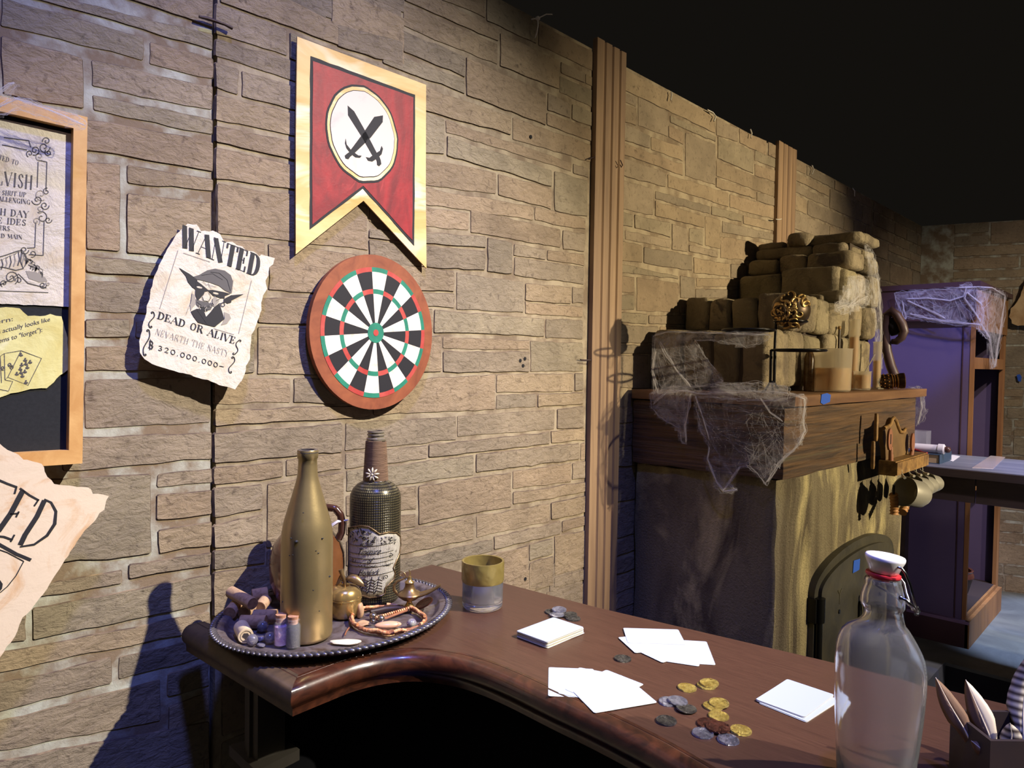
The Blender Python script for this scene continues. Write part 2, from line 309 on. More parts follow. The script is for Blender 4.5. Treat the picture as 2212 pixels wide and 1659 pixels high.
# back wall, turned a little towards the room
bo = Vector((.03, 5.03, 0)); bd = Vector((.95, .31, 0)).normalized(); rb = random.Random(11)
gq, tt = stones(rows(.12, 3.2, .2, WTOP, rb, .06, .15), rb, 0.0)
gq.box((-.03, -.05, 0), (0, 3.3, WTOP), 2); tt += [(1, 1, 1)]*6
wb = struct(obj('wall_back', gq, [M_stone, M_edge, M_mortar], tints=tt))
bn = Vector((bd.y, -bd.x, 0)); BACK = Frame(bo, bn)
wb.matrix_world = Matrix(((bn.x, bd.x, 0, bo.x), (bn.y, bd.y, 0, bo.y), (0, 0, 1, 0), (0, 0, 0, 1)))
# fluted trim boards
def trim(name, y0, y1, z1, proud=.016):
    w = y1-y0; pr = [(0, y0), (proud, y0)]
    for k in (.26, .5, .74):
        y = y0+w*k; pr += [(proud, y-.006), (proud-.007, y-.003), (proud-.007, y+.002), (proud-.001, y+.006)]
    pr += [(proud, y1-.012), (proud-.01, y1), (0, y1)]
    g = G(); g.prism([(WX+a, b) for a, b in pr], 0, z1); return struct(obj(name, g, M_wood_trim))
t1 = trim('trim_1', atx(1280, 700, WX+.016).y, atx(1334, 900, WX).y, WTOP+.03)
t2 = trim('trim_2', atx(1687, 400, WX+.028).y, atx(1712, 480, WX).y, WTOP+.025)
t3 = trim('trim_3', YS[6]+.03, YS[6]+.16, WTOP)
t3.matrix_world = Matrix.Translation((.04, 0, 0))
# floors
M_floor = mat('dark_floor', srgb(58, 58, 66), .5, col2=srgb(40, 40, 46), vs=2, bump=.1)
M_plat = mat('platform_paint', srgb(112, 116, 108), .6, col2=srgb(92, 95, 90), vs=5, vdist=1, bump=.15, bs=30)
M_platedge = mat('platform_edge', srgb(34, 33, 36), .6)
g = G(); g.box((-.6, -4, -.05), (6, 7.5, 0)); struct(obj('floor', g, M_floor))
PF = 3.72
g = G(); g.box((.46, PF, .0), (4.5, 7.0, .185), 1); g.box((.46, PF-.012, .185), (4.5, 7.0, .2), 0); g.box((.46, PF-.03, .0), (4.5, PF, .055), 1)
g.box((-.02, 3.2, 0), (.46, 7.0, .2), 0)
struct(obj('floor_platform', g, [M_plat, M_platedge]))
# ================================================================== THINGS ON THE WALL
M_paper = mat('aged_paper', srgb(208, 198, 180), .85, col2=srgb(188, 168, 132), vs=9, vdist=1.5, lo=.5, hi=.72, bump=.6, bs=20, bdist=.012)
M_parch = mat('tea_stained_paper', srgb(214, 194, 166), .85, col2=srgb(196, 152, 104), vs=8, vdist=2, lo=.5, hi=.66, bump=.3, bs=22, bdist=.005)
M_yellow = mat('yellowed_paper', srgb(214, 206, 140), .85, col2=srgb(190, 172, 92), vs=9, vdist=1.5, lo=.42, hi=.68, bump=.35, bs=26, bdist=.006, col3=srgb(226, 222, 178), vs3=14)
M_ink = mat('black_ink', srgb(30, 28, 32), .7)
M_ink2 = mat('grey_ink', srgb(84, 80, 78), .7)
M_ink3 = mat('pale_ink', srgb(150, 142, 130), .75)
M_burn = mat('browned_edge', srgb(150, 104, 60), .9)
M_oak = mat('frame_pine', srgb(212, 166, 104), .5, col2=srgb(192, 142, 82), vs=4, vstretch=(6, 6, 40), vdist=.5, bump=.1, bs=30)
M_felt = mat('black_board', srgb(33, 34, 36), .9, col2=srgb(27, 28, 30), vs=200, bump=.2, bs=400, bdist=.001)
GLY = {  # stroke letters: (polyline, weight) with weight 1 thick, 0 thin; serif feet
 'A': ([([(.02,0),(.48,1)],0),([(.48,1),(.95,0)],1),([(.2,.36),(.68,.36)],0)], [(.02,0),(.93,0)]),
 'B': ([([(.18,0),(.18,1)],1),([(.18,1),(.5,1),(.68,.9),(.68,.64),(.5,.53),(.18,.53)],.4),([(.5,.53),(.76,.42),(.76,.12),(.5,0),(.18,0)],.5)], [(.1,0),(.1,1)]),
 'C': ([([(.85,.78),(.72,.96),(.45,1),(.2,.85),(.1,.5),(.2,.15),(.45,0),(.72,.05),(.86,.25)],.6)], []),
 'D': ([([(.2,0),(.2,1)],1),([(.2,1),(.52,.99),(.78,.84),(.88,.5),(.78,.16),(.52,.01),(.2,0)],.7)], [(.12,0),(.12,1)]),
 'E': ([([(.2,0),(.2,1)],1),([(.2,.985),(.8,.985)],0),([(.2,.5),(.6,.5)],0),([(.2,.015),(.84,.015)],0),([(.8,1),(.8,.76)],.25),([(.84,0),(.84,.26)],.25),([(.6,.64),(.6,.36)],.2)], [(.12,0),(.12,1)]),
 'G': ([([(.85,.78),(.72,.96),(.45,1),(.2,.85),(.1,.5),(.2,.15),(.45,0),(.72,.05),(.82,.15)],.6),([(.82,0),(.82,.42)],1)], [(.82,.42)]),
 'H': ([([(.16,0),(.16,1)],1),([(.82,0),(.82,1)],1),([(.16,.5),(.82,.5)],0)], [(.16,0),(.16,1),(.82,0),(.82,1)]),
 'I': ([([(.5,0),(.5,1)],1)], [(.5,0),(.5,1)]),
 'L': ([([(.22,0),(.22,1)],1),([(.22,.015),(.85,.015)],0),([(.85,0),(.85,.28)],.25)], [(.22,0),(.22,1)]),
 'M': ([([(.1,0),(.1,1)],0),([(.1,1),(.5,.1)],1),([(.5,.1),(.9,1)],0),([(.9,1),(.9,0)],1)], [(.1,0),(.9,0),(.1,1),(.9,1)]),
 'N': ([([(.12,0),(.12,1)],0),([(.12,1),(.85,0)],1),([(.85,0),(.85,1)],0)], [(.12,0),(.85,1),(.12,1)]),
 'O': ([([(.5,1),(.24,.92),(.1,.5),(.24,.08),(.5,0),(.76,.08),(.9,.5),(.76,.92),(.5,1)],.6)], []),
 'P': ([([(.2,0),(.2,1)],1),([(.2,1),(.56,1),(.76,.88),(.76,.62),(.56,.5),(.2,.5)],.5)], [(.2,0),(.12,1)]),
 'R': ([([(.18,0),(.18,1)],1),([(.18,1),(.54,1),(.72,.88),(.72,.64),(.54,.52),(.18,.52)],.5),([(.5,.52),(.9,0)],1)], [(.18,0),(.1,1),(.9,0)]),
 'S': ([([(.78,.78),(.66,.96),(.44,1),(.24,.88),(.24,.66),(.5,.52),(.76,.36),(.76,.12),(.54,0),(.32,.03),(.18,.22)],.7)], []),
 'T': ([([(.5,0),(.5,1)],1),([(.04,.985),(.96,.985)],0),([(.05,1),(.05,.76)],.3),([(.95,1),(.95,.76)],.3)], [(.5,0)]),
 'U': ([([(.16,1),(.16,.25),(.3,.03),(.5,0),(.7,.04),(.82,.25),(.82,1)],.6)], [(.16,1),(.82,1)]),
 'V': ([([(.05,1),(.5,0)],1),([(.5,0),(.92,1)],0)], [(.05,1),(.92,1)]),
 'W': ([([(.02,1),(.28,0)],1),([(.28,0),(.5,.9)],0),([(.46,1),(.72,0)],1),([(.72,0),(.97,1)],0)], [(.02,1),(.46,1),(.97,1)]),
 'Y': ([([(.06,1),(.5,.48)],1),([(.5,.48),(.92,1)],0),([(.5,.48),(.5,0)],1)], [(.5,0),(.06,1),(.92,1)]),
 '0': ([([(.5,.8),(.26,.72),(.14,.4),(.26,.08),(.5,0),(.74,.08),(.86,.4),(.74,.72),(.5,.8)],.3)], []),
 '2': ([([(.18,.6),(.3,.8),(.6,.82),(.76,.6),(.6,.36),(.2,.02),(.82,.02)],.3)], []),
 '3': ([([(.2,.72),(.42,.82),(.7,.72),(.66,.5),(.42,.42),(.74,.34),(.76,.1),(.5,0),(.2,.08)],.3)], []),
 '.': ([([(.42,.02),(.58,.02)],1)], []), '-': ([([(.1,.36),(.95,.42)],.3)], []), ' ': ([], []), ',': ([([(.5,.05),(.42,-.15)],.5)], []),
}
WID = {'I': .5, '.': .55, ' ': .6, 'W': 1.25, 'M': 1.15, 'E': .86, 'L': .84, 'S': .86, ',': .4}
def lettering(g, F, text, quad, z, m=0, thick=.17, thin=.035, serif=.3, bold=1):
    """Draw TEXT into the four-cornered place QUAD (top left, top right, bottom right, bottom left), on frame F."""
    q = [Vector(F.px(*p)) for p in quad]
    tot = sum(WID.get(c, 1) for c in text); x = 0
    H = ((q[0]-q[3]).length+(q[1]-q[2]).length)/2; adv = ((q[1]-q[0]).length)/tot
    def mp(s, t): return tuple((q[3].lerp(q[2], s)).lerp(q[0].lerp(q[1], s), t))
    for c in text:
        wd = WID.get(c, 1); st, sf = GLY[c]; S = min(H, adv*1.25)
        def P(p): return mp((x+(.06+p[0]*.88)*wd)/tot, p[1])
        for pl, k in st:
            wv = (thin+(thick-thin)*k)*S*bold
            if len(pl) > 2 and .35 < k < 1:      # curves swell on the vertical runs
                pl2 = []
                for i in range(len(pl)-1):
                    for j in range(3): pl2.append((pl[i][0]+(pl[i+1][0]-pl[i][0])*j/3, pl[i][1]+(pl[i+1][1]-pl[i][1])*j/3))
                pl2.append(pl[-1])
                for _ in range(2): pl2 = [pl2[0]]+[tuple((pl2[i-1][a]+2*pl2[i][a]+pl2[i+1][a])/4 for a in (0, 1)) for i in range(1, len(pl2)-1)]+[pl2[-1]]
                ws = []
                for i in range(len(pl2)):
                    a = pl2[max(0, i-1)]; b = pl2[min(len(pl2)-1, i+1)]; d = sqrt((b[0]-a[0])**2+(b[1]-a[1])**2)+1e-9
                    ws.append((thin+(thick-thin)*k*1.25*abs(b[1]-a[1])/d)*S*bold)
                g.ribbon([P(p) for p in pl2], ws, z, m)
            else: g.ribbon([P(p) for p in pl], wv, z, m)
        if serif:
            for sx, sy in sf:
                a = P((sx-serif*.55/wd, sy)); b = P((sx+serif*.55/wd, sy)); g.ribbon([a, b], thin*S*1.3*bold, z, m)
        x += wd
def font_text(name, body, F, quad, z, m, parent, shear=0):
    """A line of small sans or script writing as a mesh, fitted into QUAD on frame F."""
    cu = bpy.data.curves.new(name, 'FONT'); cu.body = body; cu.shear = shear; cu.size = 1; cu.resolution_u = 3
    o = bpy.data.objects.new(name, cu); COL.objects.link(o); dg = bpy.context.evaluated_depsgraph_get()
    me = bpy.data.meshes.new_from_object(o.evaluated_get(dg)); bpy.data.objects.remove(o); bpy.data.curves.remove(cu)
    co = np.array([v.co[:] for v in me.vertices]); x0, x1 = co[:, 0].min(), co[:, 0].max(); y1 = .73
    q = [Vector(F.px(*p)) if F else Vector(p) for p in quad]
    g = G(); vs = []
    for c in co:
        s = (c[0]-x0)/(x1-x0); t = c[1]/y1; p = (q[3].lerp(q[2], s)).lerp(q[0].lerp(q[1], s), t); vs.append((p.x, p.y, z))
    fs = [tuple(p.vertices) for p in me.polygons]; g.add(vs, fs); bpy.data.meshes.remove(me)
    return g if parent is None else obj(name, g, m, parent)
def pxl(F, pts, f=1, ox=0, oy=0): return [F.px(ox+x/f, oy+y/f) for x, y in pts]
def sheet(pts, thick, F=None, curl=0, seed=0, step=.006, jit=.0008):
    """A torn sheet: outline roughened, given thickness."""
    out = []; n = len(pts)
    for i in range(n):
        a = Vector(pts[i]); b = Vector(pts[(i+1) % n]); k = max(1, int((b-a).length/step))
        for j in range(k):
            p = a.lerp(b, j/k); q = noise.noise_vector(Vector((p.x*160, p.y*160, seed)))
            out.append((p.x+q.x*jit*2, p.y+q.y*jit*2))
    return out
# ---- framed black notice board
FB = wallframe(187, 258, WX+.03); tl = FB.px(185.5, 255.6); br = FB.px(174.5, 1000)
lean = atan2(tl[0]-br[0], tl[1]-br[1]); FB.M = FB.M @ Matrix.Rotation(-lean, 4, 'Z')
hgt = tl[1]-br[1]; wdt = .62; rw = .0185; rv = .0215
board = thing('notice_board', 'black notice board in a pale pine frame hanging by the left edge', 'notice board', FB.M)
def rail(name, a, b):
    g = G(); g.box((*a, -.024), (*b, .008)); return obj(name, g, M_oak, board)
x0 = tl[0]; y0 = tl[1]
rail('frame', (x0-rw, y0-hgt), (x0, y0)); rail('frame', (x0-wdt, y0-hgt), (x0-wdt+rw, y0)); rail('frame', (x0-wdt+rw, y0-rv), (x0-rw, y0)); rail('frame', (x0-wdt+rw, y0-hgt), (x0-rw, y0-hgt+rv))
g = G(); g.box((x0-wdt+rw, y0-hgt+rv, -.018), (x0-rw, y0-rv, -.006)); obj('board', g, M_felt, board)
# printed sheet pinned on the board
FS = Frame(atx(100, 400, WX+.0255), (1, 0, 0)); ps = thing('parchment_notice', 'large cream notice with ornate scroll border pinned on the black board', 'paper notice', FS.M)
g = G(); g.prism(sheet(pxl(FS, [(-80,240),(0,257),(80,273),(157,290),(155,420),(152,540),(150,663),(100,660),(40,658),(-80,652)]), .001, jit=.0004), 0, .0008); obj('sheet', g, M_paper, ps)
g = G(); z = .0013
lettering(g, FS, 'ITTED TO', [(-14,330),(41,348),(39,358),(-16,340)], z, bold=.9)
lettering(g, FS, 'ELVISH', [(-24,366),(72,380),(70,410),(-26,396)], z, thick=.15, serif=.2)
lettering(g, FS, 'L SHUT UP', [(-8,410),(58,416),(57,426),(-9,420)], z)
lettering(g, FS, 'ALLENGING', [(-4,424),(66,432),(65,442),(-5,434)], z)
lettering(g, FS, 'H DAY', [(0,450),(63,457),(62,471),(-1,464)], z)
lettering(g, FS, 'E IDES', [(-6,469),(58,475),(57,488),(-7,482)], z)
lettering(g, FS, 'ERS', [(-2,487),(22,489),(22,499),(-2,497)], z)
lettering(g, FS, 'LD MAIN', [(-6,504),(48,508),(48,517),(-6,513)], z)
obj('lettering', g, M_ink2, ps)
g = G()
def spiral(c, r, turns, a0, sg=1, n=22): return [(c[0]+r*(1-.85*i/n)*cos(a0+sg*turns*2*pi*i/n), c[1]+r*(1-.85*i/n)*sin(a0+sg*turns*2*pi*i/n)) for i in range(n+1)]
F_ = FS; k1 = .0012
for a, b in (((82,350),(80,405)),((101,350),(99,412)),((77,480),(75,535)),((95,478),(93,552)),((8,297),(62,304)),((4,313),(58,324)),((93,552),(62,550)),((75,535),(58,536)),((101,350),(82,346)),((62,304),(66,318))): g.ribbon(pxl(F_, [a, b]), .0012, z)
for c, rr, t, a0, sg in (((95,318),13,1.3,0,1),((75,325),11,1.4,2,-1),((100,305),9,1.2,3,1),((85,338),10,1.3,1,1),((104,330),8,1.3,4,-1),((64,332),8,1.2,2,1),((88,420),14,1.2,1,1),((80,432),12,1.3,3,-1),((96,444),10,1.3,0,1),((86,452),9,1.2,2,-1),((90,470),14,1.2,4,1),((78,478),9,1.3,1,-1),((100,414),8,1.2,5,-1),((104,475),8,1.2,0,1),
    ((52,540),10,1.3,0,1),((70,548),8,1.2,2,-1),((24,600),16,1.6,1,-1),((40,606),8,1.2,3,1),((92,616),8,1.4,0,1),((8,612),8,1.2,2,1),((103,613),5,1.2,4,-1)):
    g.ribbon(pxl(F_, spiral(c, rr, t, a0, sg)), .0012, z, random.choice((0, 0, 1)))
# cornucopia and base scroll
for k in range(6): g.ribbon(pxl(F_, [(-5+9*k, 566-4*k),(3+9*k, 560-4*k),(6+9*k, 572-3*k),(2+9*k, 582-2*k)]), .0014, z, k % 2)
g.ribbon(pxl(F_, [(-20,560),(10,552),(30,545),(47,540)]), .0014, z); g.ribbon(pxl(F_, [(-20,575),(10,578),(34,584),(50,580)]), .0014, z)
g.ribbon(pxl(F_, [(47,540),(55,552),(56,570),(50,580),(44,565),(47,540)]), .0016, z)
for k in range(26): a = random.uniform(50, 88); b = 545+(a-48)*1.0+random.uniform(-6, 14); g.ribbon(pxl(F_, [(a, b),(a+6, b+4),(a+4, b+10)]), .0013, z, random.randint(0, 1))
g.flat(pxl(F_, [(55,585),(78,588),(98,600),(102,608),(85,610),(62,602)]), z-.0001, 1)
g.ribbon(pxl(F_, [(-10,620),(15,608),(40,592),(60,612),(100,622)]), .0014, z); g.ribbon(pxl(F_, [(-10,628),(104,632)]), .001, z)
obj('ornament', g, [M_ink2, M_ink3], ps)
# yellow torn note
FY = Frame(atx(70, 760, WX+.0255), (1, 0, 0)); pn = thing('torn_note', 'small yellowed torn note with a drawing of playing cards, on the black board', 'paper note', FY.M)
oy = [(-160,700),(0,712),(40,705),(140,720),(200,770),(290,775),(360,760),(440,775),(455,830),(480,930),(490,1040),(485,1160),(430,1200),(380,1250),(330,1290),(250,1290),(180,1305),(80,1330),(0,1355),(-160,1370)]
g = G(); g.prism(sheet(pxl(FY, oy, 3.318, 0, 450), .001), 0, .0008); obj('sheet', g, M_yellow, pn)
z = .0013
def q3(pts): return [(x/3.318, 450+y/3.318) for x, y in pts]
for body, qd in (('vern:', q3([(-70,800),(90,775),(92,806),(-68,838)])), ('n actually looks like', q3([(-20,868),(356,776),(358,808),(-18,902)])), ('ems to "forget"):', q3([(-10,932),(300,850),(302,884),(-8,966)]))):
    font_text('writing', body, FY, qd, z, M_ink2, pn)
g = G()
card = [(150,1020),(297,1075),(200,1268),(55,1210)]
def loop(p): return p+[p[0]]
g.ribbon(pxl(FY, loop(card), 3.318, 0, 450), .0009, z)
g.ribbon(pxl(FY, [(55,1210),(35,1230),(30,1040),(150,1020)], 3.318, 0, 450), .0008, z)
g.ribbon(pxl(FY, [(35,1230),(90,1240),(60,1310),(-60,1285)], 3.318, 0, 450), .0008, z)
g.ribbon(pxl(FY, [(30,1040),(0,1060),(10,1250)], 3.318, 0, 450), .0008, z)
for cx, cy in ((180,1085),(155,1120),(185,1112),(215,1100),(145,1150),(195,1138),(120,1185),(150,1175),(178,1168),(160,1200),(150,1048),(185,1245)):
    for dx, dy in ((0,-8),(-8,5),(8,5)): g.flat(pxl(FY, [(cx+dx+7*cos(a*pi/3), cy+dy+7*sin(a*pi/3)) for a in range(6)], 3.318, 0, 450), z)
    g.flat(pxl(FY, [(cx,cy-4),(cx+6,cy+14),(cx-6,cy+14)], 3.318, 0, 450), z)
for c in ((70,1120),(80,1140),(20,1145)): g.ribbon(pxl(FY, spiral(c, 16, 1.3, c[0]), 3.318, 0, 450), .0012, z)
obj('card_drawing', g, M_ink2, pn)
# hand-lettered wanted sheet, lower left
FT = Frame(atx(60, 1180, WX+.062), (1, 0, .05)); pt = thing('wanted_notice', 'tea-stained torn wanted sheet with hand-drawn letters, lower left corner', 'poster', FT.M)
ot = [(-300,100),(0,150),(40,185),(130,235),(235,265),(250,310),(300,375),(400,390),(490,395),(520,430),(612,445),(575,520),(530,580),(470,640),(430,700),(380,780),(330,850),(290,920),(240,990),(190,1060),(130,1130),(100,1200),(40,1290),(0,1345),(-150,1500),(-420,1300)]
g = G(); g.prism(sheet(pxl(FT, ot, 2.592, 0, 900), .001, seed=4, jit=.0014), 0, .001); obj('sheet', g, M_parch, pt)
g = G(); z = .0016
def tr(pts, wd): g.ribbon(pxl(FT, pts, 2.592, 0, 900), wd/2.592*.00068, z)
for pts, wd in (([(-120,318),(-30,345),(40,375),(92,394)],11),([(92,390),(80,432)],9),([(-40,345),(-110,480),(-190,600)],24),([(128,412),(60,540),(-10,640)],26),([(110,400),(165,440),(216,468)],10),([(216,462),(190,500)],9),([(55,545),(105,540)],8),([(105,530),(88,562)],9),([(-30,668),(20,672),(70,690)],11),([(80,660),(58,700)],9),
    ([(248,468),(205,560),(140,660),(112,718)],25),([(246,462),(285,480),(312,530),(305,600),(262,665),(190,715),(110,728)],[9,11,14,18,16,12,8]),([(-120,660),(-10,712),(90,768),(172,802)],16),([(132,808),(88,890),(40,950),(-10,992)],5),([(130,808),(40,760),(-30,735)],5)):
    if isinstance(wd, list): g.ribbon(pxl(FT, pts, 2.592, 0, 900), [x/2.592*.00068 for x in wd], z)
    else: tr(pts, wd)
g.flat(pxl(FT, [(-60,905),(0,915),(14,935),(10,962),(-8,985),(-60,1000)], 2.592, 0, 900), z)
obj('lettering', g, M_ink, pt)
g = G(); g.ribbon(pxl(FT, [(606,450),(560,530),(455,650),(370,790),(310,885),(215,1030),(120,1165),(30,1300)], 2.592, 0, 900), .004, .0013); 
# ---- printed wanted poster with the goblin portrait
top = atx(430, 500, WX).z
FW = Frame((WX+.012, atx(440, 660, WX).y, top), (1, -.03, .085)); pw = thing('wanted_poster', 'crumpled wanted poster with an inked pointed-eared face, taped across the wall seam', 'poster', FW.M)
ow = [(520,95),(600,105),(640,165),(740,160),(810,190),(850,260),(920,260),(960,290),(1010,300),(1040,335),(1110,345),(1160,385),(1180,372),(1300,405),(1285,460),(1250,490),(1240,560),(1215,610),(1230,680),(1195,740),(1175,800),(1180,870),(1145,960),(1120,1050),(1090,1090),(1085,1180),(1075,1250),(1080,1310),(1040,1370),(1035,1430),(1000,1500),(945,1580),(870,1560),(800,1540),(700,1500),(610,1480),(540,1450),(440,1430),(350,1400),(290,1385),(200,1350),(130,1310),(90,1250),(85,1150),(110,1050),(120,980),(150,900),(150,830),(175,780),(190,690),(220,570),(280,440),(350,300),(420,190),(490,125)]
fz = (4.147, 280, 460)
g = G(); g.prism(sheet(pxl(FW, ow, *fz), .001, seed=9), 0, .0008); obj('sheet', g, M_paper, pw)
def z4(pts): return [(280+x/4.147, 460+y/4.147) for x, y in pts]
g = G(); z = .0016
lettering(g, FW, 'WANTED', z4([(478,112),(1185,392),(1150,580),(446,300)]), z, thick=.27, thin=.03, serif=.32)
obj('headline', g, M_ink, pw)
g = G(); lettering(g, FW, 'DEAD OR ALIVE', z4([(256,884),(955,1116),(938,1176),(240,944)]), z, thick=.2, thin=.05); obj('lettering', g, M_ink, pw)
g = G(); lettering(g, FW, 'NEVARTH THE NASTY', z4([(240,1034),(892,1236),(880,1292),(222,1090)]), z, thick=.09, thin=.04, serif=0); obj('name_line', g, M_ink3, pw)
g = G(); lettering(g, FW, '320.000.000-', z4([(250,1176),(850,1352),(842,1402),(240,1226)]), z, thick=.22, thin=.08, serif=0)
lettering(g, FW, 'B', z4([(172,1146),(224,1162),(218,1224),(164,1206)]), z, thick=.16, thin=.08); lettering(g, FW, 'S', z4([(166,1136),(214,1150),(212,1232),(164,1216)]), z+.0002, thick=.1, thin=.06)
for a in (([(185,1132),(176,1230)],),): g.ribbon(pxl(FW, a[0], *fz), .0009, z)
def squig(x0, y0, x1, y1, sg):
    out = []
    for i in range(17):
        t = i/16; out.append((x0+(x1-x0)*t+sg*16*sin(t*2*pi), y0+(y1-y0)*t))
    a = spiral((out[0][0]-sg*12, out[0][1]+6), 13, .9, 0 if sg > 0 else pi, -sg, 10)[::-1]; b = spiral((out[-1][0]+sg*12, out[-1][1]-6), 13, .9, pi if sg > 0 else 0, -sg, 10)
    return a+out+b
for s in ((212,890,178,1025,1),(172,1050,126,1275,1),(975,1142,942,1265,-1),(932,1292,892,1430,1)): g.ribbon(pxl(FW, squig(*s), *fz), .0016, z)
obj('reward_line', g, M_ink, pw)
g = G()
for a in ([(432,335),(268,860)],[(1090,605),(975,1080)],[(752,1035),(932,1090)],[(480,360),(720,440)]): g.ribbon(pxl(FW, a, *fz), .0008, z, 2)
hat = [(560,575),(620,556),(690,516),(760,500),(850,518),(903,558),(922,612),(908,722),(850,695),(800,655),(720,625),(640,605),(590,595)]
for pl, m, dz in ((hat,1,0),([(437,490),(530,545),(605,598),(592,690),(560,668),(520,620),(502,570)],0,0),([(590,605),(640,640),(700,692),(740,690),(850,712),(900,725),(850,745),(846,768),(800,760),(745,742),(705,700),(672,706),(650,742),(606,790),(585,730)],0,.0002),
    ([(840,772),(905,738),(1020,728),(935,772),(880,802),(838,806)],0,.0002),([(860,800),(910,790),(905,805),(870,815)],0,0),([(586,775),(650,792),(700,800),(738,835),(712,872),(640,852),(596,826)],1,.0001),([(640,846),(700,870),(690,885),(636,868)],0,.0003),
    ([(545,884),(600,858),(660,872),(682,932),(722,888),(758,842),(800,808),(830,900),(846,952),(760,1022),(680,1002),(610,982),(572,932)],0,.0002),([(842,888),(890,905),(905,945),(870,992),(815,1006),(848,948)],2,0),([(555,720),(585,740),(590,820),(560,850),(545,880),(538,830)],2,0),
    ([(760,745),(800,790),(760,845),(735,830),(740,780)],2,0),([(720,800),(745,830),(720,870),(700,850)],1,.0002),([(650,720),(640,690),(690,735),(700,760)],1,.0001)): g.flat(pxl(FW, pl, *fz), z+dz, m)
for c in ((622,668),(768,722)): g.flat(pxl(FW, [(c[0]+26*cos(t*pi/6), c[1]+9*sin(t*pi/6)+5*cos(t*pi/6)) for t in range(12)], *fz), z+.0004, 3)
g.flat(pxl(FW, [(690,705),(715,750),(700,790),(662,786),(650,752),(668,715)], *fz), z+.0003, 3)
for pl, wd in (([(700,692),(724,760),(700,798),(655,790),(644,750)],3),([(740,770),(735,800),(750,830)],3),([(600,838),(660,846),(720,842)],2.5),([(690,640),(720,650),(770,665)],2),([(700,625),(710,660),(730,680)],2),([(650,610),(690,650)],2),([(600,800),(640,830)],2),([(770,790),(820,760)],2.5),([(800,815),(838,800)],3),([(560,700),(545,800),(500,915)],1.2),([(720,530),(800,540),(870,600),(900,700)],2.5),([(640,560),(740,545),(830,600)],2),([(925,600),(910,720)],2),([(600,870),(650,940),(690,1000)],2)): g.ribbon(pxl(FW, pl, *fz), wd*.00026, z+.0005, 0)
g.ribbon(pxl(FW, loop([(832+17*cos(t*pi/7), 822+17*sin(t*pi/7)) for t in range(14)]), *fz), .0012, z+.0004)
for k in range(16): a = random.uniform(610, 740); b = random.uniform(810, 880); g.ribbon(pxl(FW, [(a, b),(a+random.uniform(-10, 14), b+random.uniform(8, 22))], *fz), .0006, z+.0006, random.choice((0, 3)))
obj('portrait', g, [M_ink, M_ink2, M_ink3, M_paper], pw)
# ---- swallow-tailed banner
M_gold = mat('banner_gold_paint', srgb(226, 196, 134), .6, col2=srgb(196, 154, 84), vs=7, vdist=1, vstretch=(.4, 1, 1), lo=.4, hi=.66, col3=srgb(238, 226, 196), vs3=9, lo3=.5, hi3=.66)
M_red = mat('banner_red_paint', srgb(158, 34, 40), .55, col2=srgb(112, 24, 32), vs=11, vdist=3, vstretch=(1, .4, 1), lo=.32, hi=.68, col3=srgb(182, 62, 62), vs3=16, lo3=.62, hi3=.85, bump=.12, bs=60)
M_pinkwhite = mat('emblem_cream', srgb(208, 196, 182), .6, col2=srgb(206, 172, 166), vs=7, vdist=1.5, lo=.55, hi=.75)
FN = wallframe(783, 300, WX+.012); bn_ = thing('banner', 'swallow-tailed red banner with a gold border and crossed black swords', 'banner', FN.M)
go = [(640.4,80),(918.6,184),(918,400),(919.5,580),(783.6,434),(637.4,549.5),(637.5,300)]
def soft(pts, k=6, j=.0006, sd=0): return sheet(pts, 0, step=.02, jit=j, seed=sd)
g = G(); g.prism(pxl(FN, go), 0, .003); obj('border', g, M_gold, bn_)
g = G(); g.prism(soft(pxl(FN, [(668.5,122),(895,206),(893.5,400),(892.5,531),(782,408.5),(667,496),(667.5,300)]), sd=2), .003, .0036); obj('outline', g, M_ink, bn_)
g = G(); g.prism(soft(pxl(FN, [(674,133),(890.5,211),(889,400),(888,519),(782,401),(672,485),(672.5,300)]), sd=5), .0036, .0042); fld = obj('field', g, M_red, bn_)
cu, cv = FN.px(782, 291.5); ru = (FN.px(860.4, 291)[0]-FN.px(703.7, 291)[0])/2; rv = (FN.px(782, 187)[1]-FN.px(782, 396)[1])/2
def ell(k, n=56, j=0, sd=0): return [(cu+ru*k*cos(2*pi*i/n)*(1+j*noise.noise(Vector((i*.4, sd, 0)))), cv+rv*k*sin(2*pi*i/n)*(1+j*noise.noise(Vector((i*.4, sd, 5))))) for i in range(n)]
em = None
for nm, k, mt_, zz in (('emblem_outline', 1.0, M_ink, .0047), ('emblem_ring', .955, M_gold, .0052), ('emblem_line', .885, M_ink, .0056), ('emblem_disc', .87, M_pinkwhite, .006)):
    g = G(); g.prism(ell(k, 56, .03, k), .004, zz); obj(nm, g, mt_, bn_)
fb = (3.318, 440, 0)
for sw in (([(1020,762),(1066,803),(1155,960),(1232,1108),(1200,1125),(1120,985),(1022,830)],[(1150,1130),(1175,1135),(1215,1105),(1250,1085),(1262,1050),(1272,1070),(1262,1110),(1230,1140),(1195,1162),(1165,1155)],[(1215,1125),(1240,1112),(1255,1150),(1260,1180),(1245,1195),(1230,1185),(1228,1160)]),
           ([(1272,832),(1270,880),(1185,990),(1065,1105),(1040,1080),(1130,960),(1210,842)],[(1005,998),(1012,1040),(1040,1075),(1070,1100),(1095,1118),(1120,1120),(1108,1135),(1075,1132),(1040,1105),(1010,1065),(1000,1030)],[(1045,1085),(1065,1105),(1035,1130),(1025,1145),(1005,1140),(998,1120),(1015,1105)])):
    g = G()
    for i, p in enumerate(sw): g.prism(pxl(FN, p, *fb), .006, .0064+.0001*i)
    obj('painted_sword', g, M_ink, bn_)
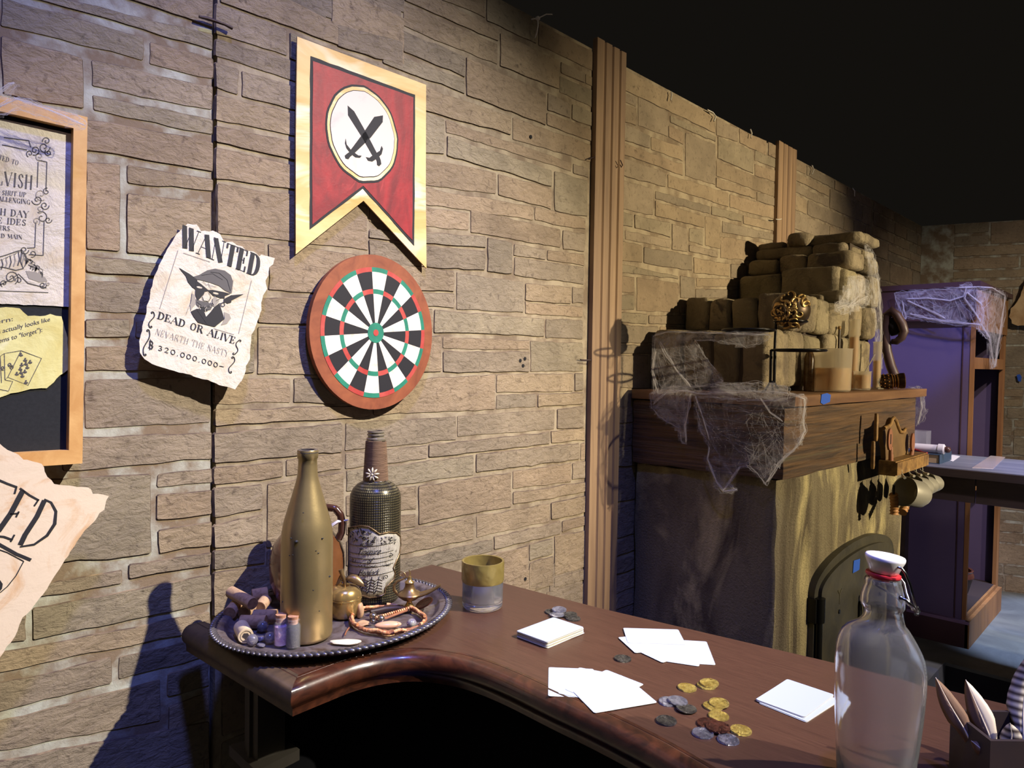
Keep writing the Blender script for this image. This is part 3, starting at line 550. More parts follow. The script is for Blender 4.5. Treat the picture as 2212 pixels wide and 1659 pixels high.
# ---- painted dart board
M_brown = mat('dartboard_brown', srgb(150, 84, 52), .6, col2=srgb(118, 60, 38), vs=14, vdist=2, lo=.35, hi=.7)
M_dgreen = mat('dartboard_green', srgb(30, 112, 88), .6, col2=srgb(40, 132, 104), vs=30)
M_dred = mat('dartboard_red', srgb(168, 52, 46), .6, col2=srgb(186, 80, 70), vs=30)
M_dwhite = mat('dartboard_cream', srgb(232, 222, 204), .65, col2=srgb(206, 176, 140), vs=16, vdist=2, lo=.5, hi=.75)
FD = wallframe(803.8, 719.1, WX+.012); db = thing('dartboard', 'round hand-painted dartboard with a wide brown rim, below the banner', 'dartboard', FD.M)
eu = (FD.px(909.6, 719)[0]-FD.px(686.5, 719)[0])/2; ev = (FD.px(803.8, 577)[1]-FD.px(803.8, 857)[1])/2; oc = ((FD.px(926, 717)[0]+FD.px(661, 717)[0])/2, (FD.px(795, 550.4)[1]+FD.px(795, 884)[1])/2)
ou = (FD.px(926, 717)[0]-FD.px(661, 717)[0])/2; ov = (FD.px(795, 550.4)[1]-FD.px(795, 884)[1])/2
eu = (eu+ev)/2*.985; 
g = G(); g.prism([(oc[0]+ou*cos(2*pi*i/72), oc[1]+ov*sin(2*pi*i/72)) for i in range(72)], 0, .012); obj('backing_disc', g, M_brown, db)
g = G(); zf = .0127
def sector(r0, r1, a0, a1, m):
    n = 5; P = [(eu*r1*cos(a0+(a1-a0)*i/n), ev*r1*sin(a0+(a1-a0)*i/n)) for i in range(n+1)] + [(eu*r0*cos(a1-(a1-a0)*i/n), ev*r0*sin(a1-(a1-a0)*i/n)) for i in range(n+1)]
    g.flat(P, zf, m)
for i in range(20):
    a0 = radians(90-9-4+18*i); a1 = a0+radians(18); wmat = i % 2 == 0
    sector(.12, .595, a0, a1, 3 if wmat else 0); sector(.595, .668, a0, a1, 1 if wmat else 2); sector(.668, .93, a0, a1, 3 if wmat else 0); sector(.93, 1.0, a0, a1, 1 if wmat else 2)
obj('scoring_face', g, [M_ink, M_dgreen, M_dred, M_dwhite], db)
g = G(); g.prism([(eu*.155*cos(2*pi*i/32), ev*.155*sin(2*pi*i/32)) for i in range(32)], .012, .0133); bl = obj('bullseye', g, M_dgreen, db)
g = G(); g.prism([(eu*.05*cos(2*pi*i/20), ev*.05*sin(2*pi*i/20)) for i in range(20)], .0133, .0138); obj('bullseye_dot', g, M_dred, bl)
# ---- wire ties, cable ties and peg holes along the flats
M_rust = mat('rusty_wire', srgb(70, 56, 54), .6, .4); M_zip = mat('white_nylon', srgb(206, 200, 186), .4)
def tie(name, label, cat, pts, rr, m, X=WX+.012, f=1, ox=0, oy=0, xs=None):
    P = [atx(ox+x/f, oy+y/f, (X if xs is None else xs[i])) for i, (x, y) in enumerate(pts)]; o = P[0].copy()
    g = G(); g.tube([p-o for p in P], rr, 6); ob = obj(name, g, m, None, 60); ob.location = o; return tag(ob, label, cat)
tie('wire_tie', 'dark twisted wire tie bridging the wall seam at the top left', 'wire tie', [(430,36),(448,40),(466,46),(486,53),(502,61)], [.0022,.0035,.003,.0025,.0032], M_rust)
tie('wire_tie', 'short rusty wire joining wall and fluted trim beside the three peg holes', 'wire tie', [(1254,777),(1262,778),(1280,778)], .0022, M_rust)
tie('wire_tie', 'small rusty wire hook at the upper left side of the first fluted trim', 'wire tie', [(1272,344),(1281,340),(1296,335)], .0018, M_rust)
tie('wire_tie', 'tiny wire loop on the right edge of the first fluted trim', 'wire tie', [(1340,346),(1342,350),(1345,357),(1342,361),(1340,356)], .0015, M_rust, X=WX+.03)
tie('wire_tie', 'bright wire bridging the gap before the second fluted trim', 'wire tie', [(1676,473),(1678,474),(1684,474),(1688,473)], .0022, M_zip, X=WX+.03)
zp = thing('cable_tie', 'white cable tie with long tail at the wall top left of the first trim', 'cable tie', loc=atx(1163, 38, WX))
o = Vector(zp.location)
def zt(pts, rr, m=M_zip): 
    g = G(); g.tube([atx(1050+x/6.636, y/6.636, X)-o for x, y, X in pts], rr, 6); obj('strap', g, m, zp, 60)
zt([(700,545,WX+.008),(728,470,WX+.02),(745,370,WX+.025),(742,262,WX+.02)], .0016); zt([(650,275,WX+.01),(742,262,WX+.02),(800,235,WX+.03),(862,204,WX+.04),(950,204,WX+.05)], .0016)
g = G(); g.rbox(atx(1050+742/6.636, 262/6.636, WX+.02)-o, (.005, .005, .004), .002); obj('locking_head', g, M_zip, zp, 60)
for nm, pts in (('white cable tie left of the middle of the third wall flat', [(1449,217),(1451,205),(1450,198)]), ('white cable tie with bent tail at the middle of the third wall flat', [(1542,262),(1546,252),(1540,243),(1528,237)]), ('white cable tie just before the second trim board', [(1622,298),(1624,288),(1621,279)]), ('white cable tie just beyond the second trim board', [(1754,377),(1758,366),(1754,357)]), ('blue-lit cable tie by the farthest wall seam', [(1846,424),(1846,412),(1842,406)])):
    tie('cable_tie', nm, 'cable tie', pts, .0025, M_zip, X=WX+.014)
gs = []
for nm, pp in (('single dark peg hole right of the banner', [(1145,296)]),('three dark peg holes left of the first trim', [(1122,779),(1132,775),(1128,790)]),('dark peg hole just above the counter left of the trim', [(1133,1250)])):
    o = atx(*pp[0], WX); g = G()
    for p in pp: q = atx(*p, WX)-o; g.cyl((.0, q.y, q.z), (.0038, q.y, q.z), .0048, n=12)
    ob = obj('peg_hole', g, M_dark); ob.location = o; struct(ob)
# ================================================================== COUNTER
M_top = mat('counter_laminate', srgb(80, 54, 42), .36, col2=srgb(64, 42, 33), vs=5, vdist=.6, vstretch=(3, 60, 20), lo=.3, hi=.7, bump=.05, bs=300, spec=.45, coat=.15)
M_mold = mat('counter_edge_walnut', srgb(74, 40, 26), .3, col2=srgb(40, 22, 16), vs=4, vdist=1.5, vstretch=(6, 6, 10), lo=.35, hi=.65, coat=.5, bump=.08, bs=60)
M_moldside = mat('counter_edge_worn', srgb(84, 66, 48), .6, col2=srgb(62, 48, 36), vs=6, vstretch=(8, 2, 8))
M_panel = mat('counter_black_panel', srgb(20, 20, 21), .9, spec=.15)
M_post = mat('counter_post', srgb(74, 68, 56), .7, col2=srgb(58, 52, 44), vs=6)
front = [(.343,.522),(.340,.57),(.339,.62),(.352,.669),(.380,.71),(.425,.738),(.475,.752),(.54,.756),(.632,.752),(.707,.75),(.78,.744),(.838,.734),(.95,.712),(1.15,.675),(1.45,.63),(1.75,.6)]
outline = [(.066,.507)] + front + [(1.8,1.24),(1.2,1.178),(.91,1.144),(.454,1.078),(.024,1.041)]
counter = thing('bar_counter', 'dark brown bar counter with a concave moulded front edge, end against the wall', 'counter', loc=(.4, .8, 0))
OC = Vector((.4, .8, 0)); lc = lambda p, z: (p[0]-OC.x, p[1]-OC.y, z)
g = G(); g.prism([(x-OC.x, y-OC.y) for x, y in outline], CT-.03, CT); obj('countertop', g, M_top, counter)
def sweep(path, prof, closed=False):
    """Sweep a (out, z) profile along a plan path; out is to the right-hand side of travel."""
    g = G(); k = len(path); n = len(prof); vs = []
    for i in range(k):
        a = Vector(path[max(i-1, 0)]); b = Vector(path[i]); c = Vector(path[min(i+1, k-1)])
        d0 = (b-a).normalized() if i else (c-b).normalized(); d1 = (c-b).normalized() if i < k-1 else d0
        n0 = Vector((d0.y, -d0.x)); n1 = Vector((d1.y, -d1.x)); nn = (n0+n1); nn = nn/(max(.3, nn.dot(n0))) if nn.length > 1e-6 else n0
        for o_, z in prof: vs.append((b.x+nn.x*o_-OC.x, b.y+nn.y*o_-OC.y, z))
    g.add(vs, [(i*n+j, (i+1)*n+j, (i+1)*n+j+1, i*n+j+1) for i in range(k-1) for j in range(n-1)])
    g.add([vs[j] for j in range(n)], [tuple(range(n))]); g.add([vs[(k-1)*n+j] for j in range(n)], [tuple(range(n))[::-1]])
    return g
bull = [(-.02, CT-.0005)] + [(-.008, CT+.0005), (-.0065, CT-.0018), (-.005, CT+.001)] + [(.006+.017*sin(t*pi/10)-.004, CT-.0165+.0175*cos(t*pi/10)) for t in range(1, 9)] + [(.011, CT-.037), (.011, CT-.043), (.0, CT-.046), (-.02, CT-.046)]
fp = [front[0]]
for i in range(len(front)-1):       # smooth the plan curve
    for j in range(1, 5):
        p0 = Vector(front[max(i-1, 0)]); p1 = Vector(front[i]); p2 = Vector(front[i+1]); p3 = Vector(front[min(i+2, len(front)-1)]); t = j/4
        q = .5*((2*p1)+(p2-p0)*t+(2*p0-5*p1+4*p2-p3)*t*t+(3*p1-p0-3*p2+p3)*t**3); fp.append((q.x, q.y))
gm = sweep([(.024,.512)]+fp, bull)
for i in range(len(bull)-1): gm.m[i] = 1
obj('edge_moulding', gm, [M_mold, M_moldside], counter, 40)
inset = [(.12,.58),(.17,.60),(.19,.72),(.30,.84),(.5,.90),(.75,.90),(1.0,.86),(1.6,.82),(1.75,1.15),(1.2,1.12),(.45,1.03),(.08,1.0)]
g = G(); g.prism([(x-OC.x, y-OC.y) for x, y in inset], .0, CT-.031); obj('body_panel', g, M_panel, counter)
g = G(); g.box(lc((.146,.545), .0), lc((.19,.592), CT-.031)); g.box(lc((.165,.54), .0), lc((.172,.546), CT-.031)); obj('corner_post', g, M_post, counter)
led = [(.112,.535),(.215,.53),(.205,.61),(.13,.61)]
g = G(); g.prism([(x-OC.x, y-OC.y) for x, y in led], .868, .886); obj('foot_ledge', g, M_post, counter)
# ================================================================== TRAY
M_silver = mat('tarnished_silver', srgb(140, 130, 132), .38, .55, col2=srgb(92, 76, 68), vs=22, vdist=1.5, lo=.4, hi=.68, bump=.3, bs=120, bdist=.002)
M_silverrim = mat('silver_rim', srgb(116, 112, 118), .3, .65, col2=srgb(76, 72, 76), vs=30)
TC = Vector((.181, .696, 0)); TA, TB, TR = .213, .181, radians(95.5)
tray = thing('serving_tray', 'oval tarnished silver tray with a roped rim at the counter end', 'tray', loc=(TC.x, TC.y, CT), rz=TR)
pr = [(.0, .0035), (.80, .0035), (.83, .0045), (.87, .0075), (.885, .014), (.90, .0165), (.95, .0185), (.965, .0185), (.965, .0165), (.90, .0145), (.875, .004), (.83, .001), (.0, .001)]
g = G(); g.lathe([(r*.213, z+.0015) for r, z in pr], 96, sx=1, sy=TB/TA); obj('dish', g, M_silver, tray, 50)
g = G()
for i in range(124):
    a = 2*pi*i/124; c = Vector((TA*.975*cos(a), TB*.975*sin(a), .0195)); t = Vector((-TA*sin(a), TB*cos(a), 0)).normalized(); ou_ = Vector((t.y, -t.x, 0))
    M = Matrix(((ou_.x*.8+t.x*.7, t.x, 0, c.x), (ou_.y*.8+t.y*.7, t.y, 0, c.y), (0, 0, 1, c.z), (0, 0, 0, 1)))
    g.sph((0, 0, 0), 1, 6, 5, 0, M @ Matrix.Diagonal((.0090, .0057, .0034, 1)))
obj('roped_rim', g, M_silverrim, tray, 80)
def at(px, py, z=TZ): return atz(px, py, z)
# ---- gold bottle
M_goldglass = mat('gold_sprayed_glass', srgb(174, 152, 104), .35, .7, col2=srgb(158, 140, 98), vs=12, bump=.05, bs=300, col3=srgb(96, 84, 62), vs3=26, lo3=.72, hi3=.76)
M_chipdark = mat('paint_chip', srgb(40, 40, 36), .5); M_lip = mat('lip_silver', srgb(150, 146, 150), .25, .9)
p = at(662, 1376); gb = thing('wine_bottle', 'tall gold-sprayed wine bottle with chipped paint standing on the tray', 'bottle', loc=p)
prof = [(0, .002), (.034, .0), (.0385, .003), (.0405, .008), (.0405, .155), (.0395, .172), (.036, .19), (.030, .21), (.0235, .232), (.0185, .25), (.0158, .262), (.0148, .278), (.0146, .2875), (.0162, .289), (.0165, .3005), (.0158, .302), (.0105, .302)]
g = G(); g.lathe(prof, 48); obj('body', g, M_goldglass, gb, 60)
g = G(); g.lathe([(.0105, .3023), (.015, .3027), (.0162, .3013), (.0166, .2975), (.0164, .2974)], 32); g.lathe([(.0105, .3023), (.0100, .28), (0, .278)], 24); obj('lip', g, M_lip, gb, 60)
g = G()
for (px, py, s) in ((640,1170,.0035),(628,1163,.0016),(697,1163,.0018),(655,1108,.0013),(688,1195,.0015),(683,1190,.0012),(690,1320,.0012),(610,1300,.0014),(625,1200,.0012),(632,1199,.0012),(712,1245,.0022),(677,1275,.0012)):
    d = ray(px, py); d = d.normalized(); o = CAM-Vector((p.x, p.y, 0)); a = d.x*d.x+d.y*d.y; b = 2*(o.x*d.x+o.y*d.y); c = o.x*o.x+o.y*o.y-.0408**2; D = b*b-4*a*c
    if D > 0:
        t = (-b-sqrt(D))/(2*a); h = CAM+d*t-p; n = Vector((h.x, h.y, 0)).normalized()
        g = G(); g.sph(h-n*.0005, s, 7, 5, sc=(1, 1, .7)); obj('paint_chip', g, M_chipdark, gb)
# ---- hemlock bottle
M_blackgold = mat('black_gold_weave', srgb(40, 36, 28), .27, .35)
nt = M_blackgold.node_tree; N = nt.nodes; L = nt.links; P_ = N['Principled BSDF']
at_ = N.new('ShaderNodeAttribute'); at_.attribute_name = 'UVMap'; uvn = N.new('ShaderNodeUVMap'); sp = N.new('ShaderNodeSeparateXYZ'); L.new(uvn.outputs[0], sp.inputs[0])
def tri(o, f):
    m1 = N.new('ShaderNodeMath'); m1.operation = 'MULTIPLY'; m1.inputs[1].default_value = f; L.new(o, m1.inputs[0])
    m2 = N.new('ShaderNodeMath'); m2.operation = 'PINGPONG'; m2.inputs[1].default_value = .5; L.new(m1.outputs[0], m2.inputs[0]); return m2.outputs[0]
mx = N.new('ShaderNodeMath'); mx.operation = 'MINIMUM'; L.new(tri(sp.outputs[0], 72), mx.inputs[0]); L.new(tri(sp.outputs[1], 66), mx.inputs[1])
rp = N.new('ShaderNodeMapRange'); rp.inputs['From Min'].default_value = .1; rp.inputs['From Max'].default_value = .2; L.new(mx.outputs[0], rp.inputs['Value'])
mxc = N.new('ShaderNodeMix'); mxc.data_type = 'RGBA'; L.new(rp.outputs[0], mxc.inputs[0]); mxc.inputs[6].default_value = (.008, .008, .009, 1); mxc.inputs[7].default_value = (.12, .10, .05, 1); L.new(mxc.outputs[2], P_.inputs['Base Color'])
bp = N.new('ShaderNodeBump'); bp.inputs['Strength'].default_value = .5; bp.inputs['Distance'].default_value = .001; L.new(rp.outputs[0], bp.inputs['Height']); L.new(bp.outputs[0], P_.inputs['Normal'])
M_twine = mat('jute_twine', srgb(134, 106, 82), .9, col2=srgb(104, 80, 60), vs=40, vstretch=(1, 1, 12), bump=.6, bs=60, bdist=.003, bstretch=(1, 1, 14))
M_cream = mat('cream_clay', srgb(222, 208, 178), .6); M_label = mat('label_paper', srgb(186, 180, 164), .8, col2=srgb(150, 142, 124), vs=30, lo=.42, hi=.7, col3=srgb(96, 88, 76), vs3=70, lo3=.58, hi3=.72)
M_rope = mat('gilt_cord', srgb(148, 122, 84), .4, .6, col2=srgb(90, 72, 50), vs=60)
M_glasslip = mat('bottle_lip_glass', srgb(140, 130, 112), .2, .3)
p = at(809, 1291); hb = thing('liquor_bottle', 'black woven-pattern bottle with twine neck and handwritten parchment label', 'bottle', loc=p); RB = .0475
prof = [(0, .001), (.043, .0), (.0465, .003), (RB, .008), (RB, .188), (.0465, .197), (.042, .207), (.034, .2155), (.024, .221), (.0213, .226), (.0205, .25), (.0186, .29), (.0170, .30)]
g = G(); g.lathe(prof, 64); ob = obj('body', g, M_blackgold, hb, 60)
me = ob.data; uvl = me.uv_layers.new(name='UVMap')
for pl in me.polygons:
    aa = [atan2(me.vertices[v].co.y, me.vertices[v].co.x)/(2*pi) % 1 for v in pl.vertices]; w_ = max(aa)-min(aa) > .5
    for li, v, a in zip(pl.loop_indices, pl.vertices, aa): uvl.data[li].uv = (a+(1 if w_ and a < .5 else 0), me.vertices[v].co.z/.3)
g = G()
pts = []
for i in range(46*14+1):
    a = 2*pi*i/14; z = .222+.074*i/(46*14); r_ = .0222-.0042*(z-.222)/.074+.0005; pts.append((r_*cos(a), r_*sin(a), z))
g.tube(pts, .0011, 5); obj('twine_wrap', g, M_twine, hb, 60)
g = G(); g.lathe([(.0168, .296), (.0178, .298), (.0178, .301), (.0155, .302), (.0150, .306), (.0165, .3065), (.0165, .309), (.0152, .3095), (.0152, .312), (.0165, .3125), (.0160, .3155), (.0120, .3155), (.0115, .29), (0, .289)], 32); obj('lip', g, M_glasslip, hb, 50)
# towards-camera axes of the bottle for its label and flower
to = Vector((CAM.x-p.x, CAM.y-p.y, 0)).normalized(); rg = Vector((-to.y, to.x, 0)); b0 = atan2(to.y, to.x)
mpx = 1/ (FPX/ (p-CAM).dot(FV))
def cylpt(px, py, R, off=0):
    u = (px-809)*mpx; u = max(-R*.985, min(R*.985, u)); a = b0+math.asin(u/R); z = (1289-py)*mpx
    return ((R+off)*cos(a), (R+off)*sin(a), z)
lab = [(755,1133),(765,1126),(782,1121),(796,1122),(808,1130),(818,1138),(835,1136),(852,1141),(860,1152),(861,1172),(858,1190),(850,1205),(846,1214),(850,1226),(848,1238),(838,1246),(830,1252),(830,1264),(822,1268),(800,1271),(780,1266),(760,1262),(756,1240),(753,1200),(752,1165)]
rim = sheet(lab, 0, step=4, jit=0)
# label patch: fill the outline on the cylinder in vertical strips
g = G(); ymin = min(y for _, y in lab); ymax = max(y for _, y in lab)
def span(x, P):
    ys = []
    for i in range(len(P)):
        (ax, ay), (bx, by) = P[i], P[(i+1) % len(P)]
        if (ax <= x < bx) or (bx <= x < ax): ys.append(ay+(by-ay)*(x-ax)/(bx-ax))
    return (min(ys), max(ys)) if len(ys) >= 2 else None
prev = None
for x in np.linspace(752.4, 860.6, 56):
    s_ = span(x, lab)
    if s_ is None: continue
    cur = [cylpt(x, s_[0]+(s_[1]-s_[0])*j/10, RB, .0007) for j in range(11)]
    if prev is not None: g.add(prev+cur, [(j, j+1, 12+j, 11+j)[::-1] for j in range(10)])
    prev = cur
lb = obj('label', g, M_label, hb, 60); md = lb.modifiers.new('thick', 'SOLIDIFY'); md.thickness = .0006; md.offset = -1
g = G(); g.tube([cylpt(x, y, RB, .0018) for x, y in rim], .0014, 6, closed=True); obj('label_cord', g, M_rope, hb, 60)
g = G()
def lrib(pts, wd=.0006, m=0): 
    for i in range(len(pts)-1):
        n = max(1, int(abs(pts[i+1][0]-pts[i][0])/6)); q = [(pts[i][0]+(pts[i+1][0]-pts[i][0])*j/n, pts[i][1]+(pts[i+1][1]-pts[i][1])*j/n) for j in range(n+1)]
        g.tube([cylpt(x, y, RB, .0018) for x, y in q], wd*.7, 4, m)
for yy in (1165, 1182, 1192, 1201, 1209, 1226): lrib([(758,yy),(780,yy-2),(815,yy-3),(846,yy-6)], .0005)
for k in range(60): a = random.uniform(758, 812); b = random.uniform(1128, 1160); lrib([(a, b),(a+random.uniform(-5, 5), b+random.uniform(-5, 6))], .0009)
for k in range(24): a = random.uniform(822, 852); b = random.uniform(1146, 1164); lrib([(a, b),(a+random.uniform(-5, 5), b+random.uniform(-4, 4))], .0008)
lrib([(796,1150),(796,1164)], .0008)
for k in range(4):
    x0_ = 770+k*14; lrib([(x0_+6,1226),(x0_+3,1245),(x0_-2,1262)], .0006)
    for j in range(5): lrib([(x0_+4-j, 1232+j*6),(x0_+12, 1236+j*6)], .0007); lrib([(x0_+4-j, 1232+j*6),(x0_-6, 1240+j*6)], .0007)
for k in range(14): a = random.uniform(775, 835); lrib([(a, 1204),(a+4, 1207),(a+8, 1203)], .0004)
for c in ((766,1196),(840,1186),(832,1230),(842,1150)): lrib(spiral(c, 5, 1.2, c[0]), .0005)
obj('label_drawing', g, M_ink, lb)
for body, qd in (('Tincture', [(778,1168),(822,1166),(820,1180),(776,1182)]), ('of', [(795,1188),(808,1186),(806,1198),(793,1200)]), ('Hemlock', [(778,1212),(820,1209),(818,1223),(776,1226)])):
    gg = font_text('script', body, None, [Vector((a, -b, 0)) for a, b in qd], 0, M_ink, None, shear=.45); gg.v = [cylpt(v[0], -v[1], RB, .0022) for v in gg.v]; obj('script', gg, M_ink, lb)
g = G(); fc = Vector(cylpt(803, 1018, .0195)); fn = Vector((fc.x, fc.y, 0)).normalized(); fs_ = fn.cross(Vector((0, 0, 1)))
for k in range(9):
    a = 2*pi*k/9+.2; d = fs_*cos(a)+Vector((0, 0, 1))*sin(a)
    g.tube([fc+fn*.002, fc+d*.005+fn*.0045, fc+d*.0098+fn*.0048, fc+d*.0128+fn*.0025], [.001, .0016, .002, .0007], 6)
g.sph(fc+fn*.004, .0026, 8, 6); obj('flower_ornament', g, M_cream, hb, 60)
# ---- brown stoneware jug
M_jug = mat('brown_glaze', srgb(112, 72, 40), .22, col2=srgb(78, 46, 26), vs=6, lo=.4, hi=.65, coat=.6); M_jugd = mat('dark_brown_glaze', srgb(66, 40, 30), .2, coat=.6); M_string = mat('white_cord', srgb(214, 206, 206), .7)
p = at(658, 1312) ; p.x = .074; p.y = .70; jg = thing('stoneware_jug', 'brown glazed stoneware jug half hidden behind the gold bottle', 'jug', loc=p)
g = G(); g.lathe([(0, 0), (.042, 0), (.047, .003), (.059, .02), (.0655, .042), (.0675, .07), (.066, .092), (.059, .112), (.046, .128), (.031, .139), (.021, .147), (.0175, .156), (.0185, .168), (.0215, .173), (.0205, .178), (.0155, .178), (.0145, .16), (0, .156)], 48); obj('body', g, M_jug, jg, 60)
jr = RV.copy(); jr.z = 0; jr.normalize()
g = G(); hp = [(.016,.166),(.034,.176),(.050,.174),(.060,.162),(.063,.147),(.062,.130),(.055,.114)]; hp2 = []
for i in range(len(hp)-1):
    for j in range(4): t = j/4; hp2.append(jr*(hp[i][0]+(hp[i+1][0]-hp[i][0])*t)+Vector((0, 0, hp[i][1]+(hp[i+1][1]-hp[i][1])*t)))
g.tube(hp2, .0068, 10); obj('handle', g, M_jugd, jg, 80)
g = G(); g.tube([jr*.046+Vector((.0, -.008, .130)), jr*.054+Vector((0, -.012, .144)), jr*.063+Vector((0, -.009, .151)), jr*.074+Vector((0, .0, .153))], [.003, .0034, .003, .001], 6); obj('cord', g, M_string, jg, 60)
# ---- brass apple box
M_brass = mat('polished_brass', srgb(190, 162, 104), .24, .75, col2=srgb(168, 138, 84), vs=9); M_brassd = mat('aged_brass', srgb(150, 124, 84), .36, .7, col2=srgb(104, 80, 52), vs=18, vdist=1)
p = at(744, 1331); ab = thing('apple_box', 'small brass apple-shaped box with a leaf on its lid', 'brass box', loc=p)
g = G(); g.lathe([(0, 0), (.019, 0), (.024, .003), (.0275, .015), (.029, .028), (.029, .031), (.0296, .0315), (.0296, .0325)], 40); obj('bowl', g, M_brass, ab, 50)
g = G(); g.lathe([(.0296, .0325), (.0296, .0336), (.0290, .0345), (.0296, .0352), (.0294, .0365), (.0272, .045), (.020, .0525), (.010, .0545), (.004, .052), (0, .0515)], 40); obj('lid', g, M_brass, ab, 50)
g = G(); g.tube([(0, 0, .051), jr*.0+Vector((0, 0, .062)), jr*-.004+Vector((0, 0, .072)), jr*-.007+Vector((0, 0, .082))], [.0032, .0034, .0036, .0048], 10); obj('stem', g, M_brassd, ab, 60)
def leaf(sgn, name):
    g = G(); rows_ = []
    for i in range(9):
        t = i/8; wv = .0085*sin(pi*min(1, t*.96+.04))**.8; c = jr*(sgn*(.002+.034*t))+Vector((0, 0, .066+.006*sin(t*pi)-.014*t)); f = FV.copy(); f.z = 0; f.normalize()
        d = Vector((0, 0, 1))*.8+f*.5
        rows_.append([c-d*wv, c+f*.001, c+d*wv])
    vs = [q for r_ in rows_ for q in r_]; fs = [(3*i+j, 3*i+j+1, 3*i+j+4, 3*i+j+3) for i in range(8) for j in (0, 1)]
    g.add(vs, fs); ob = obj(name, g, M_brassd, ab, 60); md = ob.modifiers.new('thick', 'SOLIDIFY'); md.thickness = .0012
leaf(1, 'leaf'); leaf(-.45, 'leaf')
# ---- little brass oil lamp
p = at(884, 1316); lp = thing('oil_lamp', 'miniature brass genie oil lamp with curled handle on the tray', 'oil lamp', loc=p)
g = G(); g.lathe([(0, 0), (.0115, 0), (.0112, .002), (.006, .010), (.0042, .015), (.005, .017)], 28); obj('foot', g, M_brass, lp, 50)
g = G(); g.lathe([(.004, .0155), (.012, .018), (.0195, .0235), (.0215, .028), (.0195, .0305), (.012, .034), (.0085, .041), (.0075, .0475), (.0085, .0485)], 36)
sp_ = []; 
for i in range(12):
    t = i/11; sp_.append((jr*(.012+.044*t)+Vector((0, 0, .0255+.007*t+.012*t*t)), .0088*(1-.55*t)))
vs = []; n = 14; fwd = FV.copy(); fwd.z = 0; fwd.normalize()
for c, r_ in sp_: vs += [c+fwd*(r_*1.1*cos(2*pi*k/n))+Vector((0, 0, r_*.62*sin(2*pi*k/n))) for k in range(n)]
g.add(vs, [(i*n+k, i*n+(k+1) % n, (i+1)*n+(k+1) % n, (i+1)*n+k) for i in range(11) for k in range(n)]); g.add(vs[-n:], [tuple(range(n))]); obj('bowl', g, M_brassd, lp, 60)
g = G(); g.lathe([(.0088, .0485), (.0085, .050), (.005, .0525), (.003, .055), (.0035, .0575), (.0025, .060), (0, .0605)], 24); g.tube([(0, 0, .060), jr*.001+Vector((0, 0, .065)), jr*-.001+Vector((0, 0, .0715))], [.001, .0014, .0008], 6); obj('lid', g, M_brass, lp, 50)
g = G(); hh = [(-.019,.026),(-.027,.034),(-.028,.043),(-.022,.050),(-.013,.054),(-.006,.058),(-.009,.0655),(-.014,.068),(-.0185,.0665),(-.019,.062),(-.015,.0605),(-.012,.063)]
g.tube([jr*a+Vector((0, 0, b)) for a, b in hh], [.0032, .003, .0026, .0022, .0018, .0015, .0012, .0011, .001, .001, .0009, .0008], 8); obj('handle', g, M_brassd, lp, 70)
# ---- corks
M_cork = mat('cork', srgb(176, 144, 112), .9, col2=srgb(140, 108, 82), vs=120, lo=.5, hi=.7, bump=.3, bs=200, bdist=.001, col3=srgb(120, 92, 80), vs3=26, lo3=.66, hi3=.72); M_corkend = mat('cork_end', srgb(160, 124, 90), .95, col2=srgb(120, 88, 62), vs=90); M_corkpale = mat('pale_cork', srgb(214, 196, 162), .8, col2=srgb(196, 174, 138), vs=60); M_stamp = mat('cork_stamp', srgb(52, 46, 46), .8)
def cork(label, A, B, r, m=M_cork, stamp=0):
    A = Vector(A); B = Vector(B); o = (A+B)/2; g = G(); g.cyl(A-o, B-o, r, r*.99, 24); t = thing('wine_cork', label, 'cork', loc=o, group='wine corks heaped on the tray')
    obj('shaft', g, m, t, 50); d = (B-A).normalized()
    
    for E_ in (A, B): g = G(); g.cyl(E_-o-d*.0004, E_-o+d*.0004, r*.93, n=22); obj('cut_end', g, M_corkend if m is M_cork else M_corkpale, t, 50)
    if stamp:
        s = d.orthogonal().normalized(); w2 = d.cross(s); g = G(); g.tube([B-o+d*.0006+(s*cos(k*pi/12)+w2*sin(k*pi/12))*r*.7 for k in range(24)], .0004, 4, closed=True)
        g.add([B-o+d*.0008+s*a*r+w2*b*r for a, b in ((-.3,-.45),(.3,-.45),(.42,.1),(.1,.5),(-.35,.35))], [(0, 1, 2, 3, 4)]); obj('end_stamp', g, M_stamp, t)
rk = .0108
def cp(px, py, z): return atz(px, py, z)
cork('cork lying across the front of the shaded cork heap', cp(520,1343,TZ+rk), cp(574,1343,TZ+rk), rk)
cork('cork end-on to the camera at the left of the cork heap', cp(496,1325,TZ+.016), cp(520,1295,TZ+.021), rk)
cork('short cork sloping down in the middle of the cork heap', cp(527,1325,TZ+.012), cp(545,1306,TZ+.016), rk)
cork('cork half hidden behind the one lying across the heap front', cp(548,1331,TZ+.0115), cp(598,1330,TZ+.0115), rk)
cork('topmost cork tilted across the cork heap, one edge sunlit', cp(499,1279,TZ+.040), cp(546,1304,TZ+.034), rk*.95)
cork('cork at the back of the heap against the brown jug', cp(545,1286,TZ+.018), cp(578,1280,TZ+.02), rk)
cork('cork leaning between the heap and the gold bottle', cp(561,1312,TZ+.014), cp(574,1296,TZ+.018), rk*.95)
cork('pale stamped cork lying alone in front of the cork heap', cp(521,1355,TZ+.0118), cp(531,1374,TZ+.0118), .0118, M_corkpale, 1)
